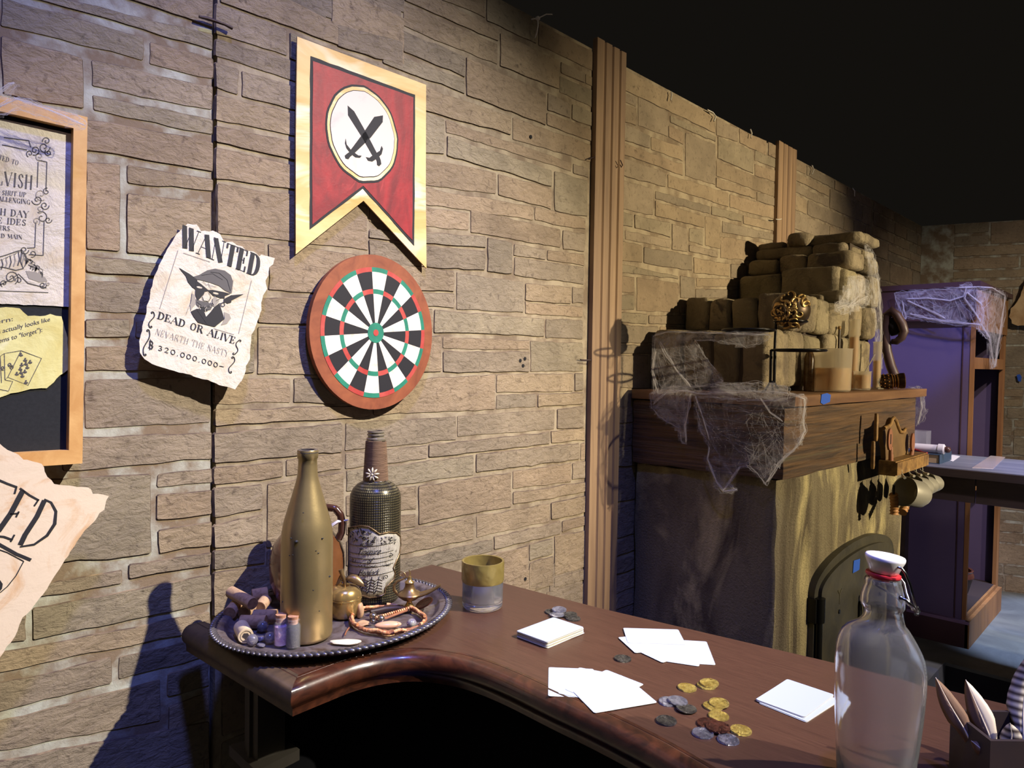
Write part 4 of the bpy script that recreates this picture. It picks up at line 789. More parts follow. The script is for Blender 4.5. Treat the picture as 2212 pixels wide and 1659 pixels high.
# ---- glass beads, pebble
M_bead = mat('smoky_glass', srgb(150, 146, 160), .03, trans=.6, ior=1.5, coat=.5); M_irid = mat('pearly_shell', srgb(206, 206, 176), .15, .5, col2=srgb(150, 140, 170), vs=60)
for nm, px, py, r in (('clear glass marble beside the cork lying across the heap', 567,1353,.009), ('clear glass marble touching the pale stamped cork', 545,1382,.0088), ('clear glass marble left of the pink vial', 583,1377,.0088)):
    c = atz(px, py, TZ+r); g = G(); g.sph((0, 0, 0), r, 28, 16); o = obj('glass_marble', g, M_bead, None, 180); o.location = (c.x, c.y, TZ+r); tag(o, nm, 'marble', 'glass marbles on the tray')
def pebble(name, label, cat, px, py, sx, sy, sz, ang, m, seed, z=TZ, n=40, lump=.25, group=None):
    g = G(); g.sph((0, 0, 0), 1, 24, 12)
    vv = []
    for v in g.v:
        q = Vector(v); k = 1+lump*noise.noise(q*1.3+Vector((seed, seed, 0))); vv.append((q.x*sx*k, q.y*sy*k, max(-sz, min(sz, q.z*sz*1.3*k))))
    g.v = vv; c = atz(px, py, z+sz); o = obj(name, g, m, None, 50); o.location = (c.x, c.y, z+sz); o.rotation_euler = (0, 0, ang); return tag(o, label, cat, group)
pebble('shell_chip', 'pearly shell chip between two glass marbles', 'shell', 561,1379,.009,.006,.004,.6, M_irid, 3)
pebble('glass_chip', 'small blue-lit glass chip in front of the marbles', 'glass chip', 564,1393,.008,.005,.002,.3, M_bead, 5)
M_stonew = mat('pale_stone', srgb(222, 206, 176), .5, col2=srgb(226, 222, 196), vs=40, bump=.2, bs=120, bdist=.001); M_tan = mat('tan_stone', srgb(190, 154, 118), .7, col2=srgb(160, 126, 96), vs=40)
pebble('flat_stone', 'flat pale stone on the tray in front of the necklace', 'stone', 747,1387,.0245,.0095,.0025,YAW+.05, M_stonew, 8)
pebble('flat_stone', 'upright tan stone flake leaning by the brass apple box', 'stone', 778,1318,.006,.008,.0125,YAW, M_tan, 2)
pebble('flat_stone', 'tan stone flake lying inside the left of the necklace', 'stone', 784,1346,.011,.012,.002,YAW, M_tan, 6)
# ---- corked vials
M_vglass = mat('vial_glass', (.9, .92, .95), .03, alpha=.07, spec=.9, coat=.6); M_pinkc = mat('pink_crystals', srgb(190, 140, 174), .25, col2=srgb(222, 190, 214), vs=140, bump=.8, bs=220, bdist=.004); M_blackc = mat('black_crystals', srgb(34, 26, 30), .15, col2=srgb(140, 120, 128), vs=170, lo=.64, hi=.72, bump=.8, bs=220, bdist=.003); M_corktop = mat('cork_stopper', srgb(196, 150, 122), .85, col2=srgb(160, 112, 84), vs=120, bump=.4, bs=200, bdist=.001)
def vial(label, px, py, m, fill):
    p = at(px, py); v = thing('corked_vial', label, 'vial', loc=p); r = .0115
    g = G(); g.lathe([(0, 0), (r-.001, 0), (r, .0015), (r, .033), (r-.001, .036), (.0085, .0385), (.0082, .041), (.010, .042), (.0102, .0435), (.0092, .0445), (.0078, .0445), (.0074, .0395), (r-.0018, .0345), (r-.0012, .032), (r-.0012, .002), (0, .0016)], 28); obj('glass', g, M_vglass, v, 60)
    g = G(); g.lathe([(0, .0022), (r-.0017, .0024), (r-.0017, fill-.002), (.004, fill+.0015), (0, fill)], 24); obj('crystals', g, m, v, 40)
    g = G(); g.cyl((0, 0, .037), (.0, 0, .049), .0070, .0084, 18); obj('stopper', g, M_corktop, v, 40)
vial('tiny corked glass vial of pink crystals', 607, 1394, M_pinkc, .033); vial('tiny corked glass vial of black crystals', 633, 1398, M_blackc, .030)
# ---- braided necklace
M_leather = mat('brown_leather', srgb(122, 74, 50), .6, col2=srgb(150, 98, 68), vs=60); M_bone = mat('bone_beads', srgb(222, 168, 120), .5, col2=srgb(170, 104, 66), vs=90, lo=.45, hi=.6); M_shell = mat('speckled_shell', srgb(206, 158, 128), .3, col2=srgb(70, 44, 38), vs=110, lo=.6, hi=.66); M_steelb = mat('steel_bead', srgb(150, 140, 134), .2, .9)
nc = thing('braided_necklace', 'braided leather and bone bead necklace coiled on the tray', 'necklace', loc=at(840,1340))
no = Vector(nc.location)
def ring(px0, py0, rx, ry, n=60, a0=0, a1=2*pi, wob=0, zz=.004, ph=0): 
    out = []
    for i in range(n+1):
        a = a0+(a1-a0)*i/n; q = atz(px0+rx*cos(a), py0-ry*sin(a), TZ+zz)-no; out.append(q+Vector((0, 0, .0016*sin(9*a+ph)))+ (Vector((q.x, q.y, 0)).normalized()*wob*sin(11*a+ph)))
    return out
for ph, rr, m in ((0, .0024, M_leather), (2.1, .0024, M_leather), (4.2, .0022, M_leather)):
    g = G(); g.tube(ring(838,1338,80,28, 90, 0, 2*pi, .002, .005, ph), rr, 7, closed=False); obj('leather_strand', g, m, nc, 80)
g = G()
pts = ring(839,1336,78,29, 150, -.5, 5.2, .001, .0085)
for i, q in enumerate(pts):
    if noise.noise(Vector((i*.11, 3, 1))) > -.12: t = (pts[min(i+1, 150)]-pts[max(i-1, 0)]).normalized(); g.cyl(q-t*.0014, q+t*.0014, .0026+.0003*sin(i*2.3), n=10)
obj('bone_beads', g, M_bone, nc, 40)
g = G(); pts = [atz(x, y, TZ+.006)-no for x, y in ((812,1338),(835,1335),(858,1326),(880,1318),(895,1314))]; g.tube(pts, .0022, 7); 
for i in range(16): t = i/15; q = pts[0].lerp(pts[3], t)+Vector((0, 0, .003)); g.cyl(q, q+(pts[3]-pts[0]).normalized()*.0026, .0025, n=9, m=1)
obj('bead_strand', g, [M_leather, M_bone], nc, 50)
for px, py, r in ((806,1331,.0065),(823,1337,.0065),(806,1342,.0035)):
    g = G(); g.sph(atz(px, py, TZ+.007)-no, r, 18, 12); obj('metal_bead', g, M_steelb, nc, 180)
g = G(); g.sph((0, 0, 0), 1, 26, 14, 0, Matrix.Translation(atz(838,1350,TZ+.007)-no) @ Matrix.Rotation(YAW+.25, 4, 'Z') @ Matrix.Diagonal((.0225, .0085, .006, 1))); obj('shell_pendant', g, M_shell, nc, 180)
g = G(); g.sph((0, 0, 0), 1, 18, 12, 0, Matrix.Translation(atz(889,1346,TZ+.008)-no) @ Matrix.Diagonal((.0085, .0085, .0075, 1))); obj('metal_bead', g, M_irid, nc, 180)
g = G(); g.tube([atz(746+x, 1352+y, TZ+.003)-no for x, y in ((8,4),(2,12),(-1,20))], .0012, 6); obj('loose_end', g, M_leather, nc)
M_chain = mat('gold_chain', srgb(150, 116, 76), .25, .95)
g = G(); rc = at(838,1370); pts = [atz(838+15*cos(2*pi*i/30), 1370-5.5*sin(2*pi*i/30), TZ+.002)-rc for i in range(30)]
for q in pts: g.sph(q+Vector((0, 0, .001)), .0017, 7, 5)
o = obj('chain_ring', g, M_chain, None, 180); o.location = rc; tag(o, 'small gold chain ring below the speckled shell pendant', 'chain')
M_copper = mat('copper_coin', srgb(96, 52, 36), .35, .8, col2=srgb(60, 34, 26), vs=120, bump=.7, bs=260, bdist=.002)
g = G(); g.lathe([(0, .0), (.0155, 0), (.0172, .0006), (.0172, .0022), (.0155, .0028), (.014, .0022), (0, .0024)], 36); o = obj('copper_disc', g, M_copper, None, 50); c = at(917,1304,TZ+.009); o.location = c; o.rotation_euler = (.42, -.2, 0); tag(o, 'copper disc propped against the right tray slope behind the necklace', 'disc')
g = G(); g.tube([atz(x, y, TZ+.006)-no for x, y in ((800,1322),(830,1316),(862,1314),(884,1318))], [.004,.006,.006,.003], 8); obj('dark_pouch_strip', g, mat('dark_leather', srgb(46, 30, 30), .5), nc, 80)
# ---- gold-banded tumbler
M_glass = mat('clear_glass', (.96, .97, 1), .02, trans=.93, ior=1.46); M_goldband = mat('gold_lustre_glass', srgb(166, 148, 84), .25, .4, col2=srgb(140, 122, 66), vs=9, bump=.5, vor=90, bs=10, bdist=.002, alpha=.93)
p = atz(1042, 1311, CT); tb = thing('tumbler', 'glass tumbler with a dimpled gold band around its upper half', 'glass', loc=p); RT = .0375
g = G(); g.lathe([(0, .0004), (RT-.004, .0004), (RT-.001, .003), (RT, .008), (RT+.0012, .086), (RT-.0002, .0868), (RT-.0016, .086), (RT-.003, .016), (RT-.007, .0125), (0, .0115)], 64); obj('glass', g, M_glass, tb, 60)
g = G(); g.lathe([(RT+.0006, .049), (RT+.0018, .0525), (RT+.0020, .084), (RT+.0014, .0872), (RT-.0002, .0874), (RT-.0022, .0868), (RT-.0030, .050)], 64); obj('gold_band', g, M_goldband, tb, 60)
# ---- cards
M_card = mat('card_white', srgb(164, 172, 188), .5)
M_cardside = mat('card_edge', srgb(190, 182, 154), .7)
CW, CL, CTH = .0665, .0935, .00036
def cardmesh():
    r = .0032; pts = []
    for cx, cy, a0 in ((CL/2-r, CW/2-r, 0), (-CL/2+r, CW/2-r, pi/2), (-CL/2+r, -CW/2+r, pi), (CL/2-r, -CW/2+r, 1.5*pi)):
        pts += [(cx+r*cos(a0+k*pi/8), cy+r*sin(a0+k*pi/8)) for k in range(5)]
    g = G(); g.prism(pts, 0, CTH, 0, ms=1); o = obj('blank_card', g, [M_card, M_cardside]); return o
card0 = cardmesh(); used = [0]
def place_card(x, y, z, ang, label, group, tilt=(0, 0)):
    o = card0 if not used[0] else card0.copy()
    if used[0]: COL.objects.link(o)
    used[0] = 1; o.location = (x, y, z); o.rotation_euler = (tilt[0], tilt[1], ang); return tag(o, label, 'card', group)
def card_px(A, B, longside, label, group, z, side, tilt=(0, 0)):
    """Card whose edge runs A to B in the photo; SIDE = +1 when the card lies left of A->B."""
    a = atz(*A, z); b = atz(*B, z); d = (b-a); d.z = 0; d.normalize(); n = Vector((-d.y, d.x, 0))*side
    l, w_ = (CL, CW) if longside else (CW, CL); c = a+d*l/2+n*w_/2; ang = atan2(d.y, d.x)+(0 if longside else pi/2)
    return place_card(c.x, c.y, z, ang, label, group, tilt)
a, b, c, d = (atz(*q, CT+.011) for q in ((1115,1361),(1196,1333),(1263,1354),(1181,1389))); ctr = (a+b+c+d)/4; an = atan2((d-c).y+(a-b).y, (d-c).x+(a-b).x)
rr_ = random.Random(5); ND = 30
for k in range(ND):
    j = .0008 if k not in (3, 4, 12) else .0025
    lab_ = 'topmost blank card of the tall deck beside the silver coins' if k == ND-1 else ('bottom blank card of the tall deck beside the silver coins' if k == 0 else 'blank card inside the tall deck beside the silver coins')
    place_card(ctr.x+rr_.uniform(-j, j), ctr.y+rr_.uniform(-j, j), CT+.0002+k*CTH, an+rr_.uniform(-.012, .012)*(3 if k in (3, 12) else 1), lab_, 'cards of the tall deck')
a, b, c, d = (atz(*q, CT+.004) for q in ((1630,1508),(1694,1467),(1804,1500),(1744,1548))); ctr = (a+b+c+d)/4; an = atan2((b-a).y, (b-a).x)
for k in range(9):
    lab_ = 'topmost blank card of the low stack beside the clear bottle' if k == 8 else ('bottom blank card of the low stack, jutting out, beside the clear bottle' if k == 0 else 'blank card inside the low stack beside the clear bottle')
    off = .009 if k < 4 else 0
    place_card(ctr.x+off*.9+rr_.uniform(-.0006, .0006), ctr.y-off*.5+rr_.uniform(-.0006, .0006), CT+.0002+k*CTH, an+(-.05 if k < 4 else 0)+rr_.uniform(-.01, .01), lab_, 'cards of the low stack')
zc = CT+.0004; ga = 'blank cards fanned by the far counter edge'; gb_ = 'blank cards fanned by the near counter edge'
card_px((1546,1437),(1525,1383), True, 'rightmost blank card of the fan by the far counter edge', ga, zc, 1)
card_px((1510,1440),(1523,1385), True, 'blank card second from the right in the fan by the far edge', ga, zc+CTH*1.1, 1)
card_px((1431,1432),(1523,1403), True, 'middle blank card of the fan by the far counter edge', ga, zc+CTH*2.2, 1)
card_px((1372,1411),(1493,1399), True, 'blank card under the topmost one in the fan by the far edge', ga, zc+CTH*3.3, 1)
card_px((1356,1389),(1487,1393), True, 'topmost blank card of the fan by the far counter edge', ga, zc+CTH*4.4, 1)
card_px((1184,1504),(1185,1442), True, 'leftmost blank card of the fan by the near counter edge', gb_, zc, -1)
card_px((1205,1498),(1251,1442), True, 'blank card second from the left in the fan by the near edge', gb_, zc+CTH*1.1, -1)
card_px((1310,1447),(1392,1479), False, 'blank card third in the fan by the near edge, pointing right', gb_, zc+CTH*2.2, -1)
card_px((1284,1541),(1420,1518), True, 'topmost blank card of the fan by the near counter edge', gb_, zc+CTH*3.3, 1)
# ---- coins
M_cg = mat('gold_coin', srgb(214, 194, 112), .3, .75, col2=srgb(166, 140, 66), vs=160, bump=1, bs=260, bdist=.008); M_cs = mat('silver_coin', srgb(186, 186, 196), .28, .8, col2=srgb(120, 118, 128), vs=160, bump=1, bs=260, bdist=.008)
M_cd = mat('dark_pewter_coin', srgb(110, 106, 98), .35, .8, col2=srgb(60, 58, 54), vs=160, bump=1, bs=260, bdist=.008); M_cc = mat('bronze_coin', srgb(112, 66, 52), .35, .7, col2=srgb(60, 34, 28), vs=160, bump=1, bs=260, bdist=.008)
def coin(px, py, m, label, z=0, r=.0132, tilt=0, seed=0):
    g = G(); n = 36; rad = [r*(1+.035*noise.noise(Vector((cos(2*pi*i/n)*1.4, sin(2*pi*i/n)*1.4, seed)))+.012*cos(i*2*pi*9/n)) for i in range(n)]
    vs = []; prc = [(1, .0), (1.0, .0012), (.97, .0022), (.88, .0024), (.84, .0018), (.6, .0021), (.42, .0026), (.2, .0029)]
    for k, zz in prc: vs += [(rad[i]*k*cos(2*pi*i/n), rad[i]*k*sin(2*pi*i/n), zz+(0 if k > .86 else .0013*noise.noise(Vector((cos(2*pi*i/n)*k*7, sin(2*pi*i/n)*k*7, seed+.5))))) for i in range(n)]
    vs.append((0, 0, .0027)); K = len(prc)
    fs = [(j*n+i, j*n+(i+1) % n, (j+1)*n+(i+1) % n, (j+1)*n+i) for j in range(K-1) for i in range(n)] + [((K-1)*n+i, (K-1)*n+(i+1) % n, K*n) for i in range(n)] + [tuple(range(n))[::-1]]
    g.add(vs, fs); o = obj('coin', g, m, None, 45); q = atz(px, py, CT+.001+z); o.location = (q.x, q.y, CT+.0003+z); o.rotation_euler = (tilt, tilt*.6, seed*1.3); return tag(o, label, 'coin', 'loose coins on the counter')
for i, a in enumerate(((1192,1322,M_cd,'dark coin half under the others behind the tall deck',0),(1238,1336,M_cd,'lower coin of the right pair behind the tall deck',0),(1203,1328,M_cs,'blue-grey coin nearest the tall deck, below the bright one',.0026),(1231,1328,M_cd,'dark pewter coin atop the right pair behind the tall deck',.0026),(1208,1317,M_cs,'bright silver coin on top of the pile behind the tall deck',.0054),
    (1345,1423,M_cd,'single grey coin alone between the two card fans',0),(1484,1486,M_cg,'pale gold coin lying alone left of the stacked gold pair',0),(1526,1481,M_cg,'lower gold coin of the stacked pair farthest from the bottle edge',0),(1532,1476,M_cg,'upper gold coin of the pair by the far card fan',.0027),
    (1444,1516,M_cs,'leftmost silver coin of the overlapping trio by the near fan',0),(1464,1514,M_cs,'silver coin in the middle of the overlapping trio',.0027),(1483,1531,M_cd,'dark pewter coin at the right of the overlapping trio',.0014),
    (1540,1526,M_cg,'lower left gold coin of the gold cluster',0),(1553,1519,M_cg,'upper gold coin resting on another in the gold cluster',.0027),(1552,1547,M_cg,'gold coin nearest the camera in the gold cluster',0),(1439,1557,M_cd,'dark coin alone nearest the counter edge, left of the shadow',0),
    (1531,1564,M_cc,'left bronze coin of the overlapping bronze pair',0),(1551,1571,M_cc,'right bronze coin of the overlapping bronze pair',.0026),(1518,1584,M_cs,'blue-lit silver coin left of the other shaded silver coin',0),(1573,1598,M_cs,'blue-lit silver coin nearest the counter front',0),(1600,1578,M_cg,'tarnished gold coin at the right in the shadow',0))):
    coin(*a, seed=i+1, r=.0150 if a[2] is M_cc else .0132, tilt=.05 if a[4] else 0)
# ---- clear swing-top bottle
M_cer = mat('white_ceramic', srgb(232, 230, 232), .25, coat=.3); M_rubber = mat('red_rubber', srgb(190, 42, 52), .45); M_wire = mat('steel_wire', srgb(150, 150, 152), .2, 1)
M_haze = mat('clear_glass_hazed', (.88, .89, .89), .05, trans=.95, ior=1.42)
p = atz(1891, 1700, CT); DP = (p-CAM).dot(FV); k_ = DP/FPX; sb = thing('swing_top_bottle', 'clear glass flask bottle with white swing-top stopper and steel wire bail', 'bottle', loc=p)
fwd = FV.copy(); fwd.z = 0; fwd.normalize()
lev = [(1712,1828,1952,.62),(1706,1818,1960,.66),(1695,1814,1964,.7),(1660,1812,1967,.7),(1600,1809,1974,.7),(1540,1806,1980,.7),(1480,1804,1984,.7),(1440,1803,1984,.7),(1415,1803.5,1979,.7),(1395,1805,1971,.72),(1378,1809,1962,.74),(1363,1816,1953,.78),(1352,1827,1946,.82),(1344,1842,1941,.9),(1336,1853,1938,.98),(1326,1859,1936,1),(1313,1860,1934,1),(1309,1857,1936,1),(1305,1853,1938,1),(1296,1850,1938,1),(1280,1852,1936,1),(1266,1856,1933,1),(1256,1859,1930,1),(1252,1857.5,1930,1),(1246,1859,1929,1),(1243,1862,1926,1)]
def ringat(lv, inset=0, n=48, zo=0):
    y, xl, xr, dr = lv; z = (1700-y)*k_+.0; z = max(0.0003, z); a = (xr-xl)/2*k_-inset; c = ((xl+xr)/2-1891)*k_; out = []
    e = 2.0 if dr > .85 else 2.6
    for i in range(n):
        t = 2*pi*i/n; ct, st = cos(t), sin(t); q = jr*(c+a*math.copysign(abs(ct)**(2/e), ct))+fwd*(a*dr*math.copysign(abs(st)**(2/e), st)); out.append((q.x, q.y, z+zo))
    return out
g = G(); n = 48; R_ = [ringat(l) for l in lev]; z0b = [Vector((jr*0)+Vector((0, 0, .004)))]
inner = [ringat(l, .0028) for l in lev[2:]]; inner[0] = ringat(lev[2], .007, zo=.004); inner = inner[::-1]
allr = R_+inner; vs = [q for r_ in allr for q in r_]
fs = [(j*n+i, j*n+(i+1) % n, (j+1)*n+(i+1) % n, (j+1)*n+i) for j in range(len(allr)-1) for i in range(n)]
fs += [tuple(range(n))[::-1], tuple(range((len(allr)-1)*n, len(allr)*n))]
g.add(vs, fs); obj('glass_body', g, M_haze, sb, 60)
zt_ = (1700-1243)*k_; cx = jr*((1894-1891)*k_)
tl = Matrix.Translation(cx+Vector((0, 0, zt_))) @ Matrix.Rotation(.09, 4, fwd)
g = G(); g.lathe([(0, -.004), (.0105, -.004), (.0105, .0), (.0165, .0006), (.0175, .0025), (.0170, .0045), (.0120, .0050), (0, .005)], 36, M=tl); obj('gasket', g, M_rubber, sb, 60)
g = G(); g.lathe([(0, .0045), (.0125, .0047), (.0145, .0065), (.0172, .014), (.0196, .0195), (.0198, .022), (.0190, .0235), (.0165, .0240), (.010, .0232), (0, .0230)], 40, M=tl); obj('stopper', g, M_cer, sb, 60)
def P2(x, y, off): return jr*((x-1891)*k_)+Vector((0, 0, (1700-y)*k_))-fwd*off
g = G(); g.tube([P2(1905,1211,.016), P2(1912,1213,.020), P2(1918,1222,.022), P2(1926,1245,.024), P2(1936,1275,.022), P2(1945,1297,.02), P2(1947,1304,.019)], .00135, 8); g.tube([P2(1926,1225,-.018), P2(1934,1240,-.02), P2(1944,1248,-.016), P2(1951,1262,-.01), P2(1950,1280,-.004), P2(1946,1294,.006), P2(1944,1304,.014)], .00135, 8); obj('bail_wire', g, M_wire, sb, 70)
g = G(); g.tube([P2(1912,1275,.020), P2(1918,1276,.024), P2(1926,1284,.026), P2(1936,1294,.024), P2(1943,1302,.020), P2(1950,1296,.017), P2(1954,1303,.017), P2(1950,1311,.018), P2(1943,1309,.02)], .0016, 8); g.tube([P2(1876,1255,-.019), P2(1886,1262,-.020), P2(1895,1268,-.021), P2(1940,1292,-.012), P2(1948,1300,.004)], .0014, 8); g.sph(P2(1912,1275,.019), .0025, 10, 8); obj('lever_wire', g, M_wire, sb, 70)
# ---- box of quills
M_boxq = mat('dark_box_leather', srgb(48, 34, 32), .6, col2=srgb(36, 27, 32), vs=14); M_fe = mat('brown_feather', srgb(120, 90, 66), .7, col2=srgb(84, 62, 46), vs=30, vstretch=(1, 1, .3), vdist=1); M_few = mat('feather_pale_vane', srgb(206, 190, 166), .7); M_rach = mat('feather_shaft', srgb(214, 200, 176), .5)
M_fbar = mat('barred_feather', srgb(190, 176, 150), .7)
nt = M_fbar.node_tree; wv = nt.nodes.new('ShaderNodeTexWave'); wv.inputs['Scale'].default_value = 42; wv.bands_direction = 'Z'; wv.inputs['Distortion'].default_value = 1.2; tcn = nt.nodes.new('ShaderNodeTexCoord'); nt.links.new(tcn.outputs['Object'], wv.inputs['Vector'])
mm = nt.nodes.new('ShaderNodeMix'); mm.data_type = 'RGBA'; mm.inputs[6].default_value = (*srgb(66, 52, 44), 1); mm.inputs[7].default_value = (*srgb(196, 184, 160), 1); nt.links.new(wv.outputs['Fac'], mm.inputs[0]); nt.links.new(mm.outputs[2], nt.nodes['Principled BSDF'].inputs['Base Color'])
bc = atz(2176, 1700, CT); bx = thing('quill_box', 'dark brown leather box holding feathers at the lower right corner', 'box', loc=bc, rz=YAW)
hb_ = .068; wq, dq = .043, .034
g = G()
for a, b in (((-wq, -dq, 0), (wq, -dq+.004, hb_)), ((-wq, dq-.004, 0), (wq, dq, hb_)), ((-wq, -dq+.004, 0), (-wq+.004, dq-.004, hb_)), ((wq-.004, -dq+.004, 0), (wq, dq-.004, hb_)), ((-wq+.004, -dq+.004, 0), (wq-.004, dq-.004, .004))): g.box(a, b)
obj('body', g, M_boxq, bx)
def feather(label, pts, wid, m, mside=None, bend=0, group='feathers standing in the quill box'):
    """pts: shaft points in the world from base to tip."""
    o = pts[0]; t = thing('feather', label, 'feather', loc=o, group=group); P = [q-o for q in pts]; Q = []
    for i in range(len(P)-1):
        for j in range(6): Q.append(P[i].lerp(P[i+1], j/6))
    Q.append(P[-1]); n = len(Q)
    for _ in range(2): Q = [Q[0]]+[(Q[i-1]+2*Q[i]+Q[i+1])/4 for i in range(1, n-1)]+[Q[-1]]
    toc = (CAM-o); toc.normalize()
    for sg, mt_, nm in ((-1, m, 'vane'), (1, mside or m, 'vane')):
        g = G(); vs = []
        for i, q in enumerate(Q):
            tt = i/(n-1); d = (Q[min(i+1, n-1)]-Q[max(i-1, 0)]).normalized(); s = d.cross(toc).normalized()*sg
            w_ = wid*(0 if tt < .12 else min(1, (tt-.12)*3.0)*(1-max(0, (tt-.45)/.55)**1.7)); w_ *= 1+.06*noise.noise(Vector((tt*14, sg, wid*100)))
            for k in range(4): f = k/3; vs.append(q+s*w_*f+d*w_*.7*f-toc*(.004*f*f))
        g.add(vs, [(4*i+k, 4*i+k+1, 4*i+k+5, 4*i+k+4) for i in range(n-1) for k in range(3)])
        ob = obj(nm, g, mt_, t, 180); md = ob.modifiers.new('thick', 'SOLIDIFY'); md.thickness = .0005
    g = G(); g.tube(Q, [.0014*(1-.8*i/(n-1)) for i in range(n)], 6); obj('shaft', g, M_rach, t, 180); return t
fz_ = CT+.006
def fpt(px, py, dep): return atd(px, py, dep)
db_ = (bc-CAM).dot(FV)
def base(dx, dy): q = bc+jr*dx+fwd*dy; return Vector((q.x, q.y, fz_))
feather('brown feather leaning furthest left out of the quill box', [base(-.026,.005), fpt(2092,1590,db_), fpt(2050,1520,db_+.01), fpt(2021,1463,db_+.02)], .0105, M_fe)
feather('brown feather with a pale vane, second from the left in the quill box', [base(-.01,.008), fpt(2140,1595,db_), fpt(2112,1530,db_+.01), fpt(2086,1468,db_+.02)], .012, M_fe, M_few)
feather('short fluffy barred feather in the middle of the quill box', [base(.005,-.005), fpt(2178,1625,db_-.01), fpt(2186,1590,db_-.01), fpt(2182,1562,db_-.01)], .010, M_fbar)
feather('barred black and cream feather, tallest in the quill box', [base(.018,.01), fpt(2212,1600,db_+.01), fpt(2210,1540,db_+.02), fpt(2216,1470,db_+.03), fpt(2232,1400,db_+.03)], .016, M_fbar)
feather('slender dark feather lying low across the front of the quill box', [base(-.03,-.012), fpt(2138,1640,db_-.02), fpt(2120,1618,db_-.02), fpt(2098,1600,db_-.015)], .007, M_fe)
# ================================================================== FIREPLACE
M_plaster = mat('rough_plaster', srgb(150, 138, 108), .9, col2=srgb(104, 92, 72), vs=3.2, vdist=1.2, vstretch=(1, 1.6, .5), lo=.38, hi=.62, bump=1, bs=150, bdist=.016, col3=srgb(216, 200, 146), vs3=3.6, lo3=.48, hi3=.64)
M_beam = mat('mantel_timber', srgb(108, 80, 50), .5, col2=srgb(60, 46, 34), vs=9, vdist=1.2, vstretch=(.22, .22, 5), lo=.36, hi=.64, bump=1, bs=14, bdist=.01, bstretch=(.35, .35, 7), col3=srgb(84, 88, 68), vs3=5, lo3=.56, hi3=.74)
M_shelf = mat('mantel_shelf_wood', srgb(124, 92, 62), .5, col2=srgb(92, 64, 44), vs=6, vstretch=(1, .3, 4), bump=.4, bs=20, bdist=.003)
M_iron = mat('oven_iron', srgb(58, 56, 50), .5, .4, col2=srgb(80, 76, 62), vs=7, vdist=1, vstretch=(1, 1, .4), bump=.25, bs=40, bdist=.003); M_ironb = mat('oven_black_iron', srgb(24, 24, 24), .35, .5); M_tape = mat('blue_tape', srgb(34, 80, 178), .6)
YM = 1.867; XF = .468; YR = 3.09
fp_ = thing('fireplace', 'plastered fireplace with a dark timber mantel and arched oven door', 'fireplace', loc=(.23, 2.45, 0)); OF = Vector((.23, 2.45, 0))
def fl(a): return tuple(Vector(a)-OF)
def gridbox(a, b, st, seed, amp, skip=()):
    """A box whose faces are divided and roughened a little."""
    g = G(); c = (Vector(a)+Vector(b))/2; h = (Vector(b)-Vector(a))/2; g.rbox(c, h, .018, 12, 0, None, amp, seed); return g
g = gridbox(fl((WX+.012, YM+.014, 0)), fl((XF-.02, YR-.06, 1.225)), .1, 3, .007); obj('plaster_body', g, M_plaster, fp_, 60)
g = G(); g.rbox(fl(((WX+.012+XF)/2, (YM+YR)/2, (1.222+1.418)/2)), ((XF-WX-.012)/2, (YR-YM)/2, .098), .006, 10, 0, None, .003, 2); obj('mantel_beam', g, M_beam, fp_, 60)
g = G(); g.rbox(fl(((WX+.012+XF+.03)/2, (YM-.008+YR+.03)/2, 1.434)), ((XF+.03-WX-.012)/2, (YR+.03-YM+.008)/2, .016), .005, 8, 0, None, .002, 6); obj('mantel_shelf', g, M_shelf, fp_, 60)
ZM = 1.4505
# oven door on the front face
FO = Frame((XF-.022, 2.3, 1.0), (1, 0, 0)); ood = bpy.data.objects.new('oven_door', None); COL.objects.link(ood); ood.parent = fp_; ood.matrix_parent_inverse = Matrix.Translation(-OF); ood.matrix_basis = FO.M
def fo(pts, f=4.32, ox=1700, oy=1080): return pxl(FO, pts, f, ox, oy)
L_, T_, R_2 = fo([(185,870)])[0], fo([(600,360)])[0], None
cxo = T_[0]+.01; rw_ = cxo-L_[0]; spring = L_[1]; rise = T_[1]-spring
def arch(k, n=24, bot=-.75, inn=0):
    P = [(cxo+(rw_-inn)*cos(pi*i/n), spring+(rise-inn)*sin(pi*i/n)) for i in range(n+1)]; return P+[(cxo-rw_+inn, bot), (cxo+rw_-inn, bot)]
g = G(); g.prism(arch(0), -.004, .022); obj('arched_frame', g, M_iron, ood, 40)
g = G(); g.prism(arch(0, inn=.03), .0, .032); dl = obj('door_leaf', g, M_iron, ood, 40)
g = G(); hx = L_[0]-.004
for a, b, r in ((fo([(230,878)])[0][1], fo([(230,1092)])[0][1], .017), (fo([(230,1100)])[0][1], -.6, .011)): g.cyl((hx+.02, b, .03), (hx+.02, a, .03), r, n=20)
g.box((hx-.006, fo([(230,1092)])[0][1], .0), (hx+.012, fo([(230,878)])[0][1], .03)); obj('hinge', g, M_ironb, ood, 40)
g = G()
for dx in (0, .055):
    bx_, by_ = fo([(575+dx*1000, 900-dx*900)])[0]; g.tube([(bx_, by_-.13, .03), (bx_-.003, by_-.02, .034), (bx_+.004, by_+.012, .05), (bx_+.022, by_, .062), (bx_+.033, by_-.03, .066), (bx_+.034, by_-.075, .06)], .006, 8)
obj('handle', g, M_ironb, ood, 60)
for x, y, sx in ((390,860,1),(380,1500,1.1)):
    g = G()
    for a in (0, 2.1, 4.2): g.tube([(*fo([(x, y)])[0], .032), (fo([(x, y)])[0][0]+.02*sx*cos(a+.5), fo([(x, y)])[0][1]+.03*sx*sin(a+.5), .032)], .002, 5)
    obj('relief_mark', g, M_iron, ood, 60)
g = G(); g.cyl((*fo([(385,1018)])[0], .03), (*fo([(385,1018)])[0], .0345), .007, n=8); obj('rivet', g, M_ironb, ood, 60)
